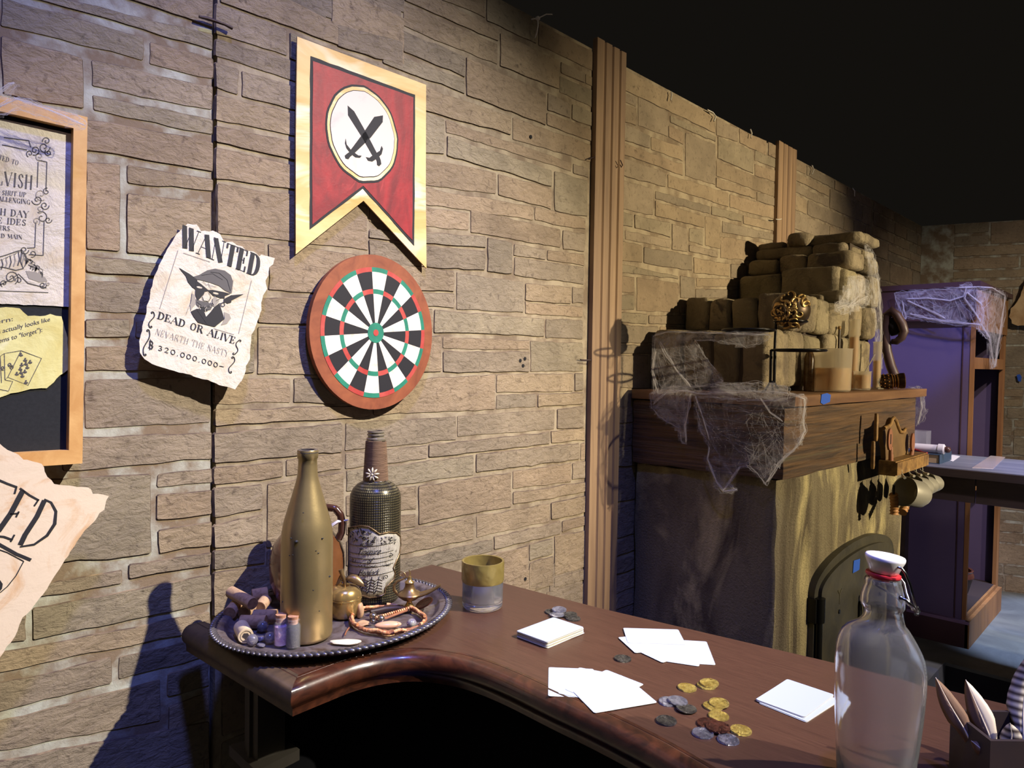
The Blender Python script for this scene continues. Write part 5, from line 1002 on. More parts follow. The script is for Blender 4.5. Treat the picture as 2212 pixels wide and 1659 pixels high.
def tape(label, F, pts, z=.0005, th=.0006, f=1, ox=0, oy=0):
    c = F.px(ox+sum(p[0] for p in pts)/len(pts)/f, oy+sum(p[1] for p in pts)/len(pts)/f); P = [(x-c[0], y-c[1]) for x, y in pxl(F, pts, f, ox, oy)]
    g = G(); g.prism(P, 0, th); o = obj('tape_strip', g, M_tape, None); o.matrix_world = F.M @ Matrix.Translation((*c, z)); return tag(o, label, 'tape')
tape('blue tape scrap stuck on the arched oven door', Frame((XF-.022+.033, 2.3, 1), (1, 0, 0)), [(622,565),(680,548),(672,650),(612,684),(618,600)], f=4.32, ox=1700, oy=1080)
tape('blue tape scrap on the front edge of the mantel shelf', Frame((XF+.031, 2.3, 1.43), (1, 0, 0)), [(1774,852),(1786,849),(1794,853),(1792,868),(1778,874),(1772,870)])
# ---- stone chimney breast
M_chst = mat('chimney_stone', srgb(160, 146, 116), .9, col2=srgb(116, 104, 84), vs=7, vdist=1, lo=.38, hi=.66, bump=1, bs=90, bdist=.012, attr=True, col3=srgb(96, 88, 80), vs3=14, lo3=.6, hi3=.72)
M_core = mat('chimney_joint', srgb(62, 52, 42), .95)
ZC0 = ZM+.012
ch = thing('stone_chimney', 'stepped chimney of rounded tan stones standing on the mantel shelf', 'chimney', loc=(.18, 2.45, ZM)); OCH = Vector((.18, 2.45, ZM))
gS = G(); tS = []; rc_ = random.Random(21)
def stone(a, b, r=.016, jit=.006):
    a = Vector(a); b = Vector(b); n0 = len(gS.f); c = (a+b)/2-OCH; h = (b-a)/2-Vector((.002, .002, .002)); h = Vector([max(.008, x) for x in h]); gS.rbox(c, h, min(r, min(h)*.8), 6, 0, None, jit, rc_.random()*40)
    k = rc_.uniform(.86, 1.1); tS.extend([(k, k*rc_.uniform(.97, 1.02), k*rc_.uniform(.92, 1.02))]*(len(gS.f)-n0))
XS = .372; YE = 2.9
def course(y0, z0, z1, xs, ys, back=WX+.02, xf=XS, ye=YE):
    th = .13
    for i in range(len(xs)-1): stone((xs[i], y0+rc_.uniform(-.006, .006), z0), (xs[i+1], y0+th, z1+rc_.uniform(-.008, .008)))
    for i in range(len(ys)-1): stone((xf-th, ys[i], z0), (xf+rc_.uniform(-.012, .008), ys[i+1], z1+rc_.uniform(-.006, .006)))
b0 = WX+.02
course(1.962, ZC0, 1.632, [b0,.10,.20,.29,.372], [2.02,2.14,2.26,2.40,2.52,2.66,2.78,2.9])
course(2.145, 1.63, 1.748, [b0,.09,.165,.25,.375], [2.2,2.31,2.42,2.54,2.66,2.78,2.9], xf=.375)
course(2.525, 1.748, 1.866, [b0,.16,.36], [2.55,2.66,2.78,2.9], xf=.385)
course(2.60, 1.866, 1.928, [b0,.12,.22,.385], [2.62,2.75,2.88], xf=.385)
course(2.655, 1.928, 1.967, [b0,.22,.34], [2.7,2.8,2.9], xf=.36)
course(2.675, 1.967, 2.003, [b0,.11,.17,.38], [2.72,2.9], xf=.38)
stone((.13, 2.64, 1.965), (.22, 2.74, 2.02), .03, .012); stone((.30, 2.50, 1.745), (.385, 2.58, 1.79)); stone((.27, 2.47, 1.745), (.33, 2.54, 1.775)); stone((.22, 2.42, 1.742), (.29, 2.49, 1.772))
obj('stones', gS, M_chst, ch, 60, tints=tS)
g = G()
for y0, z0, z1 in ((1.975, ZM, 1.615), (2.165, 1.6, 1.73), (2.55, 1.7, 1.85), (2.62, 1.8, 1.915), (2.69, 1.9, 1.985)): g.box(Vector((WX+.015, y0, z0))-OCH, Vector((XS-.03, YE-.02, z1))-OCH)
obj('core', g, M_core, ch)
# ---- three-ring stand and ornate orb
M_stand = mat('black_stand_metal', srgb(34, 32, 30), .3, .8); M_orb = mat('orb_dark_bronze', srgb(70, 56, 38), .4, .6); M_orbg = mat('orb_gold_relief', srgb(190, 156, 96), .32, .75)
YS_ = 1.888
def sy(px, py, Y=YS_): return aty(px, py, Y)
bs = sy(1668, 838); bs.z = ZM; st = thing('tiered_stand', 'black metal three-ring stand on the mantel corner', 'stand', loc=bs)
ax = lambda z: Vector((0, 0, z-ZM))
ztop = sy(1678, 688).z; z1_ = sy(1676, 714).z; z2_ = sy(1672, 756).z; zo_ = sy(1678, 694).z
pm = (bs-CAM).dot(FV)/FPX
g = G()
for dx in (-.005, .005): g.cyl(jr*dx+Vector((0, 0, .03)), jr*dx+ax(z2_), .0042, n=10)
g.cyl(jr*.004+ax(z2_), jr*.006+ax(ztop), .0036, n=10); obj('pole', g, M_stand, st, 60)
def hring(name, cxp, ctr_z, rad):
    g = G(); c = jr*cxp+ax(ctr_z); g.tube([c+Vector((rad*cos(2*pi*i/40), rad*sin(2*pi*i/40), 0)) for i in range(40)], .0034, 8, closed=True); obj(name, g, M_stand, st, 80); return c
hring('ring', (1618-1672)*pm, z1_, 54*pm); c3 = hring('ring', (1727-1672)*pm, z2_, 55*pm); co = hring('ring', (1708-1672)*pm, zo_, 33*pm)
for k in range(4):
    a = .5+k*pi/2; d = Vector((cos(a), sin(a), 0)); g = G(); g.tube([Vector((0, 0, .034))+d*.004, d*.010+Vector((0, 0, .022)), d*.019+Vector((0, 0, .008)), d*.027+Vector((0, 0, .0022))], [.003, .0032, .0034, .0022], 8); obj('foot', g, M_stand, st, 60)
oc_ = bs+co; ro = 40*pm; oc_ = oc_+jr*(-.0*pm)+Vector((0, 0, ro*.6)); orb = thing('ornate_orb', 'dark bronze orb with gilt scroll relief on the three-ring stand', 'orb', loc=oc_)
g = G(); g.sph((0, 0, 0), ro, 32, 20); obj('globe', g, M_orb, orb, 180)
g = G(); toc = (CAM-oc_).normalized(); ex = toc.cross(Vector((0, 0, 1))).normalized()*-1; ey = ex.cross(toc)*-1
def onorb(u, v, lift=1.0): r2 = min(.93, u*u+v*v); return (ex*u+ey*v+toc*sqrt(1-r2))*ro*lift
for k in range(34):
    cu_, cv_ = 0, 0
    while True:
        cu_ = random.uniform(-.9, .9); cv_ = random.uniform(-.9, .9)
        if cu_*cu_+cv_*cv_ < .75: break
    sc = random.uniform(.18, .34); a0 = random.uniform(0, 6.28); sg = random.choice((-1, 1)); P = []
    for i in range(16):
        t = i/15; rr2 = sc*(1-.8*t); a = a0+sg*t*4.2; P.append(onorb(cu_+rr2*cos(a), cv_+rr2*sin(a), 1.012))
    g.tube(P, [ro*.075*(1-.6*i/15) for i in range(16)], 6)
for a in range(6):   # the same scrolls round the back, seen from elsewhere
    for b in range(3):
        d = Vector((cos(a), sin(a), (b-1)*.7)).normalized()
        if d.dot(toc) > -.1: continue
        s1 = d.orthogonal().normalized(); s2 = d.cross(s1); g.tube([(d+s1*.3*(1-.05*i)*cos(.4*i)+s2*.3*(1-.05*i)*sin(.4*i)).normalized()*ro*1.012 for i in range(16)], [ro*.045*(1-.55*i/15) for i in range(16)], 6)
obj('scroll_relief', g, M_orbg, orb, 180)
g = G(); cc = onorb(-.5, -.02, 1.03); nn = cc.normalized(); s1 = nn.orthogonal().normalized(); s2 = nn.cross(s1)
g.tube([cc+(s1*cos(2*pi*i/24)+s2*sin(2*pi*i/24))*ro*.27 for i in range(24)], ro*.05, 7, closed=True)
for k in range(3): g.tube([cc, cc+(s1*cos(k*2.09)+s2*sin(k*2.09))*ro*.25], ro*.035, 6)
obj('medallion', g, M_orb, orb, 180)
# ---- beakers and cylinders on the mantel front
M_plast = mat('cloudy_plastic', srgb(226, 214, 188), .3, trans=.6, ior=1.15, alpha=.42); M_stain = mat('amber_residue', srgb(214, 150, 56), .4, col2=srgb(226, 186, 110), vs=20, vdist=2, vstretch=(1, 1, .4), trans=.2, alpha=.6)
def vessel(name, label, cat, px, py, wpx, ytop, fill, X=.42, flare=1.06, base=False, m=M_plast, amber=True, Y=None):
    b = atx(px, py, X); b.z = ZM; k = (b-CAM).dot(FV)/FPX; r = wpx*k/2; h = (py-ytop)*k; v = thing(name, label, cat, loc=b)
    g = G(); r1 = r*flare
    g.lathe([(0, .001), (r*.92, .001), (r, .006), (r1, h-.003), (r1+.0022, h), (r1-.0002, h), (r1-.0022, h-.004), (r-.0022, .007), (0, .004)], 36); obj('wall', g, m, v, 50)
    if amber:
        g = G(); f = h*fill; g.lathe([(0, .0045), (r-.003, .0072), (r+(r1-r)*fill-.003, f*.9), (r+(r1-r)*fill-.0034, f), (r*.55, f*.55), (r*.3, f*.3), (0, f*.25)], 30); obj('residue', g, M_stain, v, 60)
    if base: g = G(); g.lathe([(0, 0), (r*1.75, 0), (r*1.8, .002), (r*1.7, .004), (0, .0045)], 6); obj('foot', g, m, v, 30)
    return v, b, r, h, k
vessel('plastic_beaker', 'large cloudy plastic beaker stained amber, at the mantel front below the chimney', 'beaker', 1796, 845, 76, 752, .55, X=.444)
vessel('measuring_cylinder', 'tall amber-stained measuring cylinder just behind the large beaker', 'measuring cylinder', 1842, 839, 21, 688, .75, X=.40, flare=1.0, base=True)
v, b, r_, h, k = vessel('small_beaker', 'small amber-stained beaker between the two measuring cylinders', 'beaker', 1862, 841, 34, 800, .8, X=.44, flare=1.04)
sr = thing('stirring_rod', 'clear glass stirring rod leaning in the small amber beaker', 'stirring rod', loc=b+Vector((0, 0, .012))); g = G(); q0 = Vector((-.012, -.012, .0)); q1 = (atx(1890, 765, .44)-b)-Vector((0, 0, .012)); g.cyl(q0, q1, .0022, n=10); obj('rod', g, M_glass, sr, 60)
vessel('measuring_cylinder', 'shorter amber-stained measuring cylinder at the right, by the bronze horn', 'measuring cylinder', 1893, 837, 17, 735, .6, X=.42, flare=1.0, base=True)
b = atx(1747, 842, .39); b.z = ZM; vd = thing('brown_vial', 'dark brown glass vial half hidden left of the large beaker', 'vial', loc=b); k = (b-CAM).dot(FV)/FPX
g = G(); R9 = 11*k; H9 = 88*k; g.lathe([(0, 0), (R9*.95, 0), (R9, .003), (R9, H9*.8), (R9*.8, H9*.9), (R9*.5, H9), (0, H9)], 24); obj('body', g, mat('brown_vial_glass', srgb(74, 52, 30), .2, col2=srgb(110, 84, 50), vs=50), vd, 50)
b = atx(1810, 835, .388); b.z = ZM; th_ = thing('thermometer', 'thin dark rod standing behind the large beaker', 'rod', loc=b); k = (b-CAM).dot(FV)/FPX
g = G(); g.cyl((0, 0, 0), (0, 0, 130*k), 2.6*k, n=10); obj('rod', g, mat('dark_rod', srgb(62, 48, 30), .4), th_, 60); g = G(); g.sph((0, 0, 134*k), 4.2*k, 12, 8); obj('ball_tip', g, mat('rod_tip', srgb(140, 110, 60), .4), th_, 180)
# ---- perforated bronze horn
M_bronze = mat('bronze_dark', srgb(58, 40, 24), .35, .85); M_bronzeg = mat('bronze_rim', srgb(170, 122, 66), .25, .95)
b = atx(1922, 838, .455); k = (b-CAM).dot(FV)/FPX; b.z = ZM+17*k; hn = thing('bronze_horn', 'perforated bronze horn tube lying at the right end of the mantel', 'bronze tube', loc=b)
d = (jr*.93+Vector((0, 0, .08))-fwd*.33).normalized(); s1 = d.cross(Vector((0, 0, 1))).normalized(); s2 = s1.cross(d)*1
Mh = Matrix(((s1.x, s2.x, d.x, 0), (s1.y, s2.y, d.y, 0), (s1.z, s2.z, d.z, 0), (0, 0, 0, 1))); rh = 17*k
g = G(); g.lathe([(rh*.5, -30*k), (rh*.95, -28*k), (rh*.9, 4*k), (rh*.75, 8*k), (rh*.8, 12*k), (rh*.98, 20*k), (rh*.98, 27*k), (rh*.8, 27*k), (rh*.7, 5*k), (rh*.6, -10*k)], 32, M=Mh); obj('tube', g, M_bronze, hn, 50)
g = G()
for z_, rr3 in ((-28, .96), (4, .9), (9, .8), (14, .88), (27, .92)): g.tube([Mh @ Vector((rh*rr3*cos(2*pi*i/28), rh*rr3*sin(2*pi*i/28), z_*k)) for i in range(28)], 1.3*k, 6, closed=True)
for i in range(14):
    for j in range(3): a = 2*pi*(i+.5*(j % 2))/14; g.sph(Mh @ Vector((rh*.95*cos(a), rh*.95*sin(a), (-20+j*8)*k)), 1.5*k, 6, 5)
obj('rim_and_studs', g, M_bronzeg, hn, 60)
# ---- dark curved drinking horn behind the mantel end
M_hornd = mat('dark_horn', srgb(54, 40, 38), .45, col2=srgb(78, 58, 52), vs=9)
hd = thing('curved_horn', 'dark brown curved horn with a hooked top behind the mantel end', 'horn', loc=aty(1940, 836, 3.075)); ho = Vector(hd.location)
g = G(); P = [aty(x, y, 3.075)-ho for x, y in ((1940,832),(1934,815),(1924,790),(1916,760),(1912,730),(1911,705),(1916,682),(1926,672),(1938,682),(1948,700),(1953,716),(1947,730),(1936,738),(1926,738))]; g.tube(P, [.016,.018,.018,.018,.018,.018,.018,.018,.018,.018,.017,.015,.013,.010], 14); obj('body', g, M_hornd, hd, 180)
g = G(); g.tube([aty(x, y, 3.09)-ho for x, y in ((1924,690),(1932,705),(1938,722))], [.022,.028,.022], 10); obj('dark_inside', g, M_dark, hd, 180)
# ================================================================== UTENSIL RACK
M_rackw = mat('rack_wood', srgb(120, 94, 58), .6, col2=srgb(92, 70, 44), vs=10, bump=.2, bs=60); M_rackt = mat('rack_carved_edge', srgb(150, 116, 66), .55, col2=srgb(96, 70, 40), vs=40); M_spw = mat('spoon_wood', srgb(146, 98, 72), .55, col2=srgb(126, 82, 60), vs=14); M_tin = mat('dented_tin', srgb(190, 186, 172), .34, .55, bump=.15, bs=30, bdist=.004); M_boneh = mat('turned_handle', srgb(170, 124, 76), .5)
XR = XF+.06; FR = Frame((XR, 2.75, 1.2), (1, .0, 0)); rk_ = thing('utensil_rack', 'carved wooden utensil rack hung on the front corner of the mantel', 'rack', FR.M)
def rz_(pts): return pxl(FR, pts, 6.635, 1860, 880)
bd_ = [(345,300),(400,280),(440,250),(460,180),(490,150),(520,190),(545,270),(580,350),(620,360),(655,310),(690,350),(705,400),(700,760),(770,800),(765,905),(700,930),(640,880),(560,900),(480,890),(420,960),(370,970),(345,900),(350,780),(380,740),(370,600),(340,460)]
g = G(); g.prism(rz_(bd_), -.02, -.006); obj('back_board', g, M_rackw, rk_)
g = G(); g.tube([(*p, -.004) for p in rz_([(345,300),(400,280),(440,250),(460,180),(490,150),(520,190),(545,270),(580,350),(620,360),(655,310)])], .006, 8); obj('carved_crest', g, M_rackt, rk_, 60)
g = G(); c = rz_([(285,290)])[0]; g.rbox((c[0], c[1], -.014), (.007, .045, .006), .005); c = rz_([(240,690)])[0]; g.rbox((c[0], c[1], -.014), (.006, .045, .006), .005); obj('side_scroll', g, M_rackt, rk_, 60)
a, b = rz_([(350,765),(805,825)]); g = G(); g.box((a[0], b[1], -.02), (b[0], a[1], .03)); g.box((a[0], b[1]+.004, .03), (b[0], a[1]-.004, .036)); obj('rail', g, M_rackt, rk_)
hooks = rz_([(412,850),(525,845),(625,840),(722,832)])
for h_ in hooks:
    g = G(); g.tube([(h_[0], h_[1]+.01, .028), (h_[0], h_[1], .034), (h_[0]+.003, h_[1]-.012, .036), (h_[0]+.006, h_[1]-.016, .03), (h_[0]+.006, h_[1]-.010, .026)], .0014, 6); obj('hook', g, M_tin, rk_, 60)
def hang(name, label, cat, F, build, group=None):
    t = thing(name, label, cat, F, group=group); build(t); return t
def spoon(label, pts, wid, slot=False):
    P = rz_(pts); o = P[-1]; t = thing('wooden_spoon', label, 'spoon', FR.M @ Matrix.Translation((o[0], o[1], .008)))
    g = G(); P = [(x-o[0], y-o[1]) for x, y in P]; top_, neck, bot = P; h = top_[1]-neck[1]
    g.prism([(top_[0]+wid*sin(2*pi*i/24), (top_[1]+neck[1])/2+h*.52*cos(2*pi*i/24)) for i in range(24)], 0, .006); obj('bowl', g, M_spw, t)
    g = G(); g.tube([(neck[0], neck[1]+.01, .003), (bot[0], bot[1], .003)], [.006, .008], 8); obj('handle', g, M_spw, t, 60)
    if slot: g = G(); g.box((top_[0]-.004, top_[1]-h*.72, .0058), (top_[0]+.004, top_[1]-h*.25, .0066)); obj('slot', g, M_dark, t)
spoon('slotted wooden spoon at the left of the utensil rack', [(362,305),(372,600),(375,755)], .022, True)
spoon('plain wooden spoon at the right of the utensil rack', [(690,370),(690,620),(655,750)], .02)
def cup(label, h_, s, depth):
    t = thing('measuring_cup', label, 'measuring cup', FR.M @ Matrix.Translation((h_[0], h_[1]-.014, .034)), group='dented tin cups on the rack hooks')
    ax_ = Vector((.86, -.2, .45)).normalized(); c = Vector((.012, -.062*s, .03)); a1 = ax_.orthogonal().normalized(); a2 = ax_.cross(a1); M = Matrix(((a1.x, a2.x, ax_.x, c.x), (a1.y, a2.y, ax_.y, c.y), (a1.z, a2.z, ax_.z, c.z), (0, 0, 0, 1)))
    g = G(); r = .044*s; g.lathe([(r*1.06, -.03*s), (r*1.0, -.028*s), (r*.94, .03*s), (r*.72, .048*s), (.0, .050*s), (0, .047*s), (r*.7, .045*s), (r*.9, .028*s), (r*.97, -.028*s)], 9 if depth else 28, M=M); obj('bowl', g, M_tin, t, 40)
    g = G(); q = M @ Vector((0, 0, -.028*s)); g.tube([(0, 0, .0), (.002, -.012*s, .006), (q.x-.004, q.y+r*.95, q.z)], [.002, .004, .005], 6); obj('handle', g, M_tin, t, 60)
cup('largest dented tin cup, hanging first from the left on the rack', hooks[0], 1.05, 0); cup('dented tin cup behind the largest one on the rack', hooks[1], .8, 1); cup('dented tin cup third along the rack', hooks[2], .72, 1); cup('smallest tin cup at the right end of the rack', hooks[3], .66, 0)
for lab_, pts in (('turned wooden handle hanging below the largest tin cup', [(360,1230),(375,1380),(368,1520)]), ('turned wooden handle hanging right of the tin cups', [(590,1240),(540,1380),(490,1490)])):
    P = rz_(pts); o = P[0]; t = thing('hanging_utensil', lab_, 'utensil', FR.M @ Matrix.Translation((o[0], o[1], .022))); g = G(); Q = []; Rr = []
    for i in range(19):
        s_ = i/18; q = Vector(P[0]).lerp(Vector(P[1]), s_*2) if s_ < .5 else Vector(P[1]).lerp(Vector(P[2]), s_*2-1); Q.append((q.x-o[0], q.y-o[1], .0)); Rr.append(.0125+.002*sin(i*2.2))
    g.tube(Q, Rr, 10); obj('turned_handle', g, M_boneh, t, 60); g = G(); g.tube([(0, .0, 0), (.0, .03, .0)], .004, 6); obj('shank', g, M_stand, t, 60)
# ================================================================== BOOKCASE
M_purple = mat('purple_paint', srgb(92, 78, 102), .6, bump=.06, bs=200, col2=srgb(86, 73, 98), vs=3); M_plum = mat('plum_moulding', srgb(66, 44, 46), .5); M_oak2 = mat('oak_edge', srgb(150, 106, 60), .55, col2=srgb(124, 84, 46), vs=5, vstretch=(4, 4, .5)); M_inside = mat('bookcase_inside', srgb(46, 32, 26), .8)
YC, XC, YCE, ZC = 3.98, .485, 4.74, 1.917
cb = thing('bookcase', 'tall purple open bookcase with oak front edges on the platform', 'bookcase', loc=(.24, 4.36, .2)); OB = Vector((.24, 4.36, .2))
def bxp(name, a, b, m, smooth=None): g = G(); g.box(Vector(a)-OB, Vector(b)-OB); return obj(name, g, m, cb, smooth)
bxp('side_panel', (.01, YC, .2), (XC-.018, YC+.02, ZC), M_purple); bxp('side_panel', (.01, YCE-.02, .2), (XC-.018, YCE, ZC), M_purple)
bxp('back_panel', (.0, YC+.02, .2), (.015, YCE-.02, ZC), M_inside); bxp('top_panel', (.0, YC-.03, ZC-.0), (XC+.02, YCE+.03, ZC+.025), M_plum)
bxp('crown_moulding', (.0, YC-.025, ZC-.155), (XC+.0, YC, ZC), M_plum); bxp('frieze', (XC-.018, YC, ZC-.2), (XC+.004, YCE, ZC), M_oak2)
for y in (YC, YCE-.06): bxp('front_stile', (XC-.018, y-.002, .2), (XC, y+.058 if y > YC else y+.012, ZC-.2), M_oak2)
bxp('side_bead', (XC-.05, YC-.004, .3), (XC-.046, YC, ZC-.155), M_plum)
for z in (.33, .98, 1.56): bxp('shelf', (.015, YC+.02, z), (XC-.01, YCE-.02, z+.022), M_inside)
for z, h_ in ((.94, .085), (1.53, .055), (.2, .15)): bxp('shelf_edge', (XC-.02, YC+.012, z), (XC+.001, YCE-.06, z+h_), M_oak2)
bxp('plinth', (.01, YC-.02, .2), (XC+.012, YC, .315), M_plum); bxp('plinth_cap', (.01, YC-.024, .315), (XC+.016, YC, .33), mat('plinth_cap_paint', srgb(120, 96, 120), .5)); bxp('plinth', (XC, YC-.02, .2), (XC+.018, YCE, .33), M_oak2)
pb = (XC-.118, 4.30, .353); cd = thing('stoneware_pot', 'small brown glazed pot on the bottom shelf of the bookcase', 'pot', loc=pb); M_pot = mat('pot_glaze', srgb(82, 46, 34), .25, coat=.4); M_potd = mat('pot_rough', srgb(48, 36, 34), .6, bump=.5, bs=90)
g = G(); g.lathe([(0, .012), (.055, .012), (.06, .02), (.078, .09), (.08, .1)], 32); g.cyl((.045, 0, 0), (.045, 0, .014), .01); g.cyl((-.03, .04, 0), (-.03, .04, .014), .01); g.cyl((-.03, -.04, 0), (-.03, -.04, .014), .01); obj('body', g, M_potd, cd, 50)
g = G(); g.lathe([(.08, .098), (.086, .104), (.084, .118), (.078, .128), (.083, .138), (.08, .142), (.072, .138), (.07, .1), (.05, .03), (0, .028)], 32); obj('rim', g, M_pot, cd, 50)
g = G(); g.rbox((0, 0, .012), (.03, .02, .012), .01, jit=.01, seed=4); o = obj('blue_shard', g, mat('teal_glass', srgb(70, 110, 120), .2), None, 60); o.location = (XC-.05, 4.22, 1.0025); tag(o, 'small teal glass lump on a middle shelf of the bookcase', 'glass lump')
# ================================================================== TRESTLE TABLE
M_tdark = mat('dark_table_wood', srgb(60, 48, 42), .5, col2=srgb(44, 36, 32), vs=4, vstretch=(.6, 6, 6), bump=.2, bs=20); M_ttop = mat('tabletop_blue_lit', srgb(120, 124, 140), .4, col2=srgb(96, 100, 120), vs=3, vstretch=(.4, 6, 6))  # tabletop: blue light put into the colour of the dark wood
ZT = 1.123; tf = atz(2000, 1006, ZT).y; tbk = 3.93
tt_ = thing('work_table', 'dark high work table in front of the purple bookcase', 'table', loc=(1.0, 3.6, 0)); OT = Vector((1.0, 3.6, 0))
def tbx(name, a, b, m): g = G(); g.box(Vector(a)-OT, Vector(b)-OT); return obj(name, g, m, tt_)
tbx('tabletop', (.16, tf, ZT-.03), (1.9, tbk, ZT), M_ttop); tbx('top_edge', (.155, tf-.012, ZT-.034), (1.905, tf, ZT-.003), M_tdark)
for a, b in ((.19, .615), (.622, 1.87)): tbx('apron_board', (a, tf+.015, ZT-.135), (b, tf+.035, ZT-.034), M_tdark)
tbx('apron_board', (.19, tbk-.035, ZT-.135), (1.87, tbk-.015, ZT-.034), M_tdark)
for x in (.19, 1.82):
    tbx('leg', (x, tf+.04, 0), (x+.06, tf+.1, ZT-.03), M_tdark); tbx('leg', (x, tbk-.1, .2), (x+.06, tbk-.04, ZT-.03), M_tdark)
# ---- things on the table
M_bluec = mat('blue_book_cover', srgb(52, 72, 96), .5); M_pages = mat('book_pages', srgb(206, 182, 138), .8, col2=srgb(180, 152, 110), vs=60, vstretch=(.1, .1, 6)); M_wp = mat('white_paper', srgb(214, 212, 222), .7); M_acr = mat('clear_box', (.9, .92, .95), .05, trans=.8, alpha=.6, ior=1.3); M_redr = mat('red_ribbon', srgb(150, 24, 34), .5); M_knob = mat('dark_wood_knob', srgb(70, 44, 40), .35)
YB = 3.46
def onT(px, py): q = aty(px, py, YB); return q
a = onT(1945, 1000); b = onT(2030, 998); k = (a-CAM).dot(FV)/FPX; zb = ZT
bk = thing('closed_book', 'closed old book with yellowed pages and dark cover at the table left end', 'book', loc=((a.x+b.x)/2, YB+.1, ZT)); w2 = (b.x-a.x)/2; th2 = 20*k
g = G(); g.box((-w2, -.1, 0), (w2, .1, .003)); g.box((-w2, -.1, th2-.003), (w2, .1, th2)); g.box((w2-.003, -.1, .003), (w2, .1, th2-.003)); obj('cover', g, M_bluec, bk)
g = G(); g.box((-w2, -.094, .003), (w2-.006, .094, th2-.003)); obj('page_block', g, M_pages, bk)
sc_b = onT(1972, 972); sp2 = thing('paper_roll', 'white rolled paper with a dark wooden knob, lying on the closed book', 'paper roll', loc=(sc_b.x, YB+.04, ZT+th2)); kx = k
g = G(); g.tube([(-.02, 0, .0195), (onT(2036, 972).x-sc_b.x, 0, .02)], .018, 14); g.cyl((onT(2022, 972).x-sc_b.x, 0, .021), (onT(2034, 972).x-sc_b.x, 0, .021), .0215, n=20); obj('roll', g, M_wp, sp2, 50)
g = G(); e = onT(2034, 972).x-sc_b.x; g.lathe([(0, 0), (.010, 0), (.014, .01), (.012, .022), (0, .027)], 16, M=Matrix.Translation((e, 0, .02)) @ Matrix.Rotation(pi/2, 4, 'Y')); obj('knob', g, M_knob, sp2, 60)
g = G(); g.tube([(.0, -.02, .012), (.02, -.024, .008), (.034, -.034, .005), (.044, -.05, .0045), (.06, -.06, .0045)], .004, 6); obj('ribbon', g, M_redr, sp2, 60)
op = thing('open_papers', 'thin curled blue-lit papers behind the rolled paper on the table', 'papers', loc=(sc_b.x-.02, YB+.16, ZT)); g = G()
for i in range(5): g.box((-.1+.004*i, -.08, .0015*i), (.09-.006*i, .08, .0015*i+.0008))
obj('sheets', g, M_wp, op)
q = aty(1985, 948, YB+.3); bxq = thing('clear_box', 'clear plastic box standing at the back of the table', 'box', loc=(q.x, YB+.34, ZT)); g = G(); ww = 14*k*1.1; hh_ = 48*k*1.15
for a_, b_ in (((-ww, -.04, 0), (ww, -.038, hh_)), ((-ww, .038, 0), (ww, .04, hh_)), ((-ww, -.038, 0), (-ww+.002, .038, hh_)), ((ww-.002, -.038, 0), (ww, .038, hh_)), ((-ww, -.04, 0), (ww, .04, .002))): g.box(a_, b_)
obj('walls', g, M_acr, bxq)
def paper(label, pts, ang=0, z=ZT): 
    P = [atz(*p, z) for p in pts]; c = sum(P, Vector())/len(P); g = G(); g.prism([(q.x-c.x, q.y-c.y) for q in P], 0, .0012); o = obj('loose_sheet', g, M_wp, None); o.location = (c.x, c.y, z); return tag(o, label, 'paper')
paper('white sheet lying right of the closed book on the work table', [(2034,990),(2058,983),(2074,986),(2058,997)])
g = G(); P = [atz(*p, ZT) for p in ((2100,1011),(2145,1013),(2172,988),(2140,985))]; c = sum(P, Vector())/4; g.prism([(q.x-c.x, q.y-c.y) for q in P], 0, .002); o = obj('plastic_sleeve', g, mat('sleeve', srgb(190, 178, 180), .2, coat=.5), None); o.location = (c.x, c.y, ZT); tag(o, 'glossy pale plastic sleeve across the work table front', 'plastic sleeve')
# ---- parchment and tape on the back wall
def onback(px, py): return BACK.px(px, py)
FBk = Frame(BACK.o+BACK.n*.012, BACK.n); FBk.M = FBk.M
pts = [(2230,585),(2212,610),(2204,640),(2190,660),(2182,668),(2178,685),(2186,700),(2196,704),(2210,703),(2240,712),(2300,700),(2300,600)]
P = pxl(FBk, pts); c = (sum(p[0] for p in P)/len(P), sum(p[1] for p in P)/len(P)); pm_ = thing('torn_parchment', 'torn brown parchment hung on the far back wall', 'parchment', FBk.M @ Matrix.Translation((*c, .02)))
g = G(); g.prism(sheet([(x-c[0], y-c[1]) for x, y in P], .001, step=.02, jit=.004), 0, .003); obj('sheet', g, mat('old_map_parchment', srgb(190, 160, 118), .85, col2=srgb(150, 112, 72), vs=5, vdist=1.5, lo=.4, hi=.65), pm_)
tape('blue tape scrap on the far back wall', FBk, [(2196,810),(2203,808),(2207,814),(2205,825),(2199,823)])
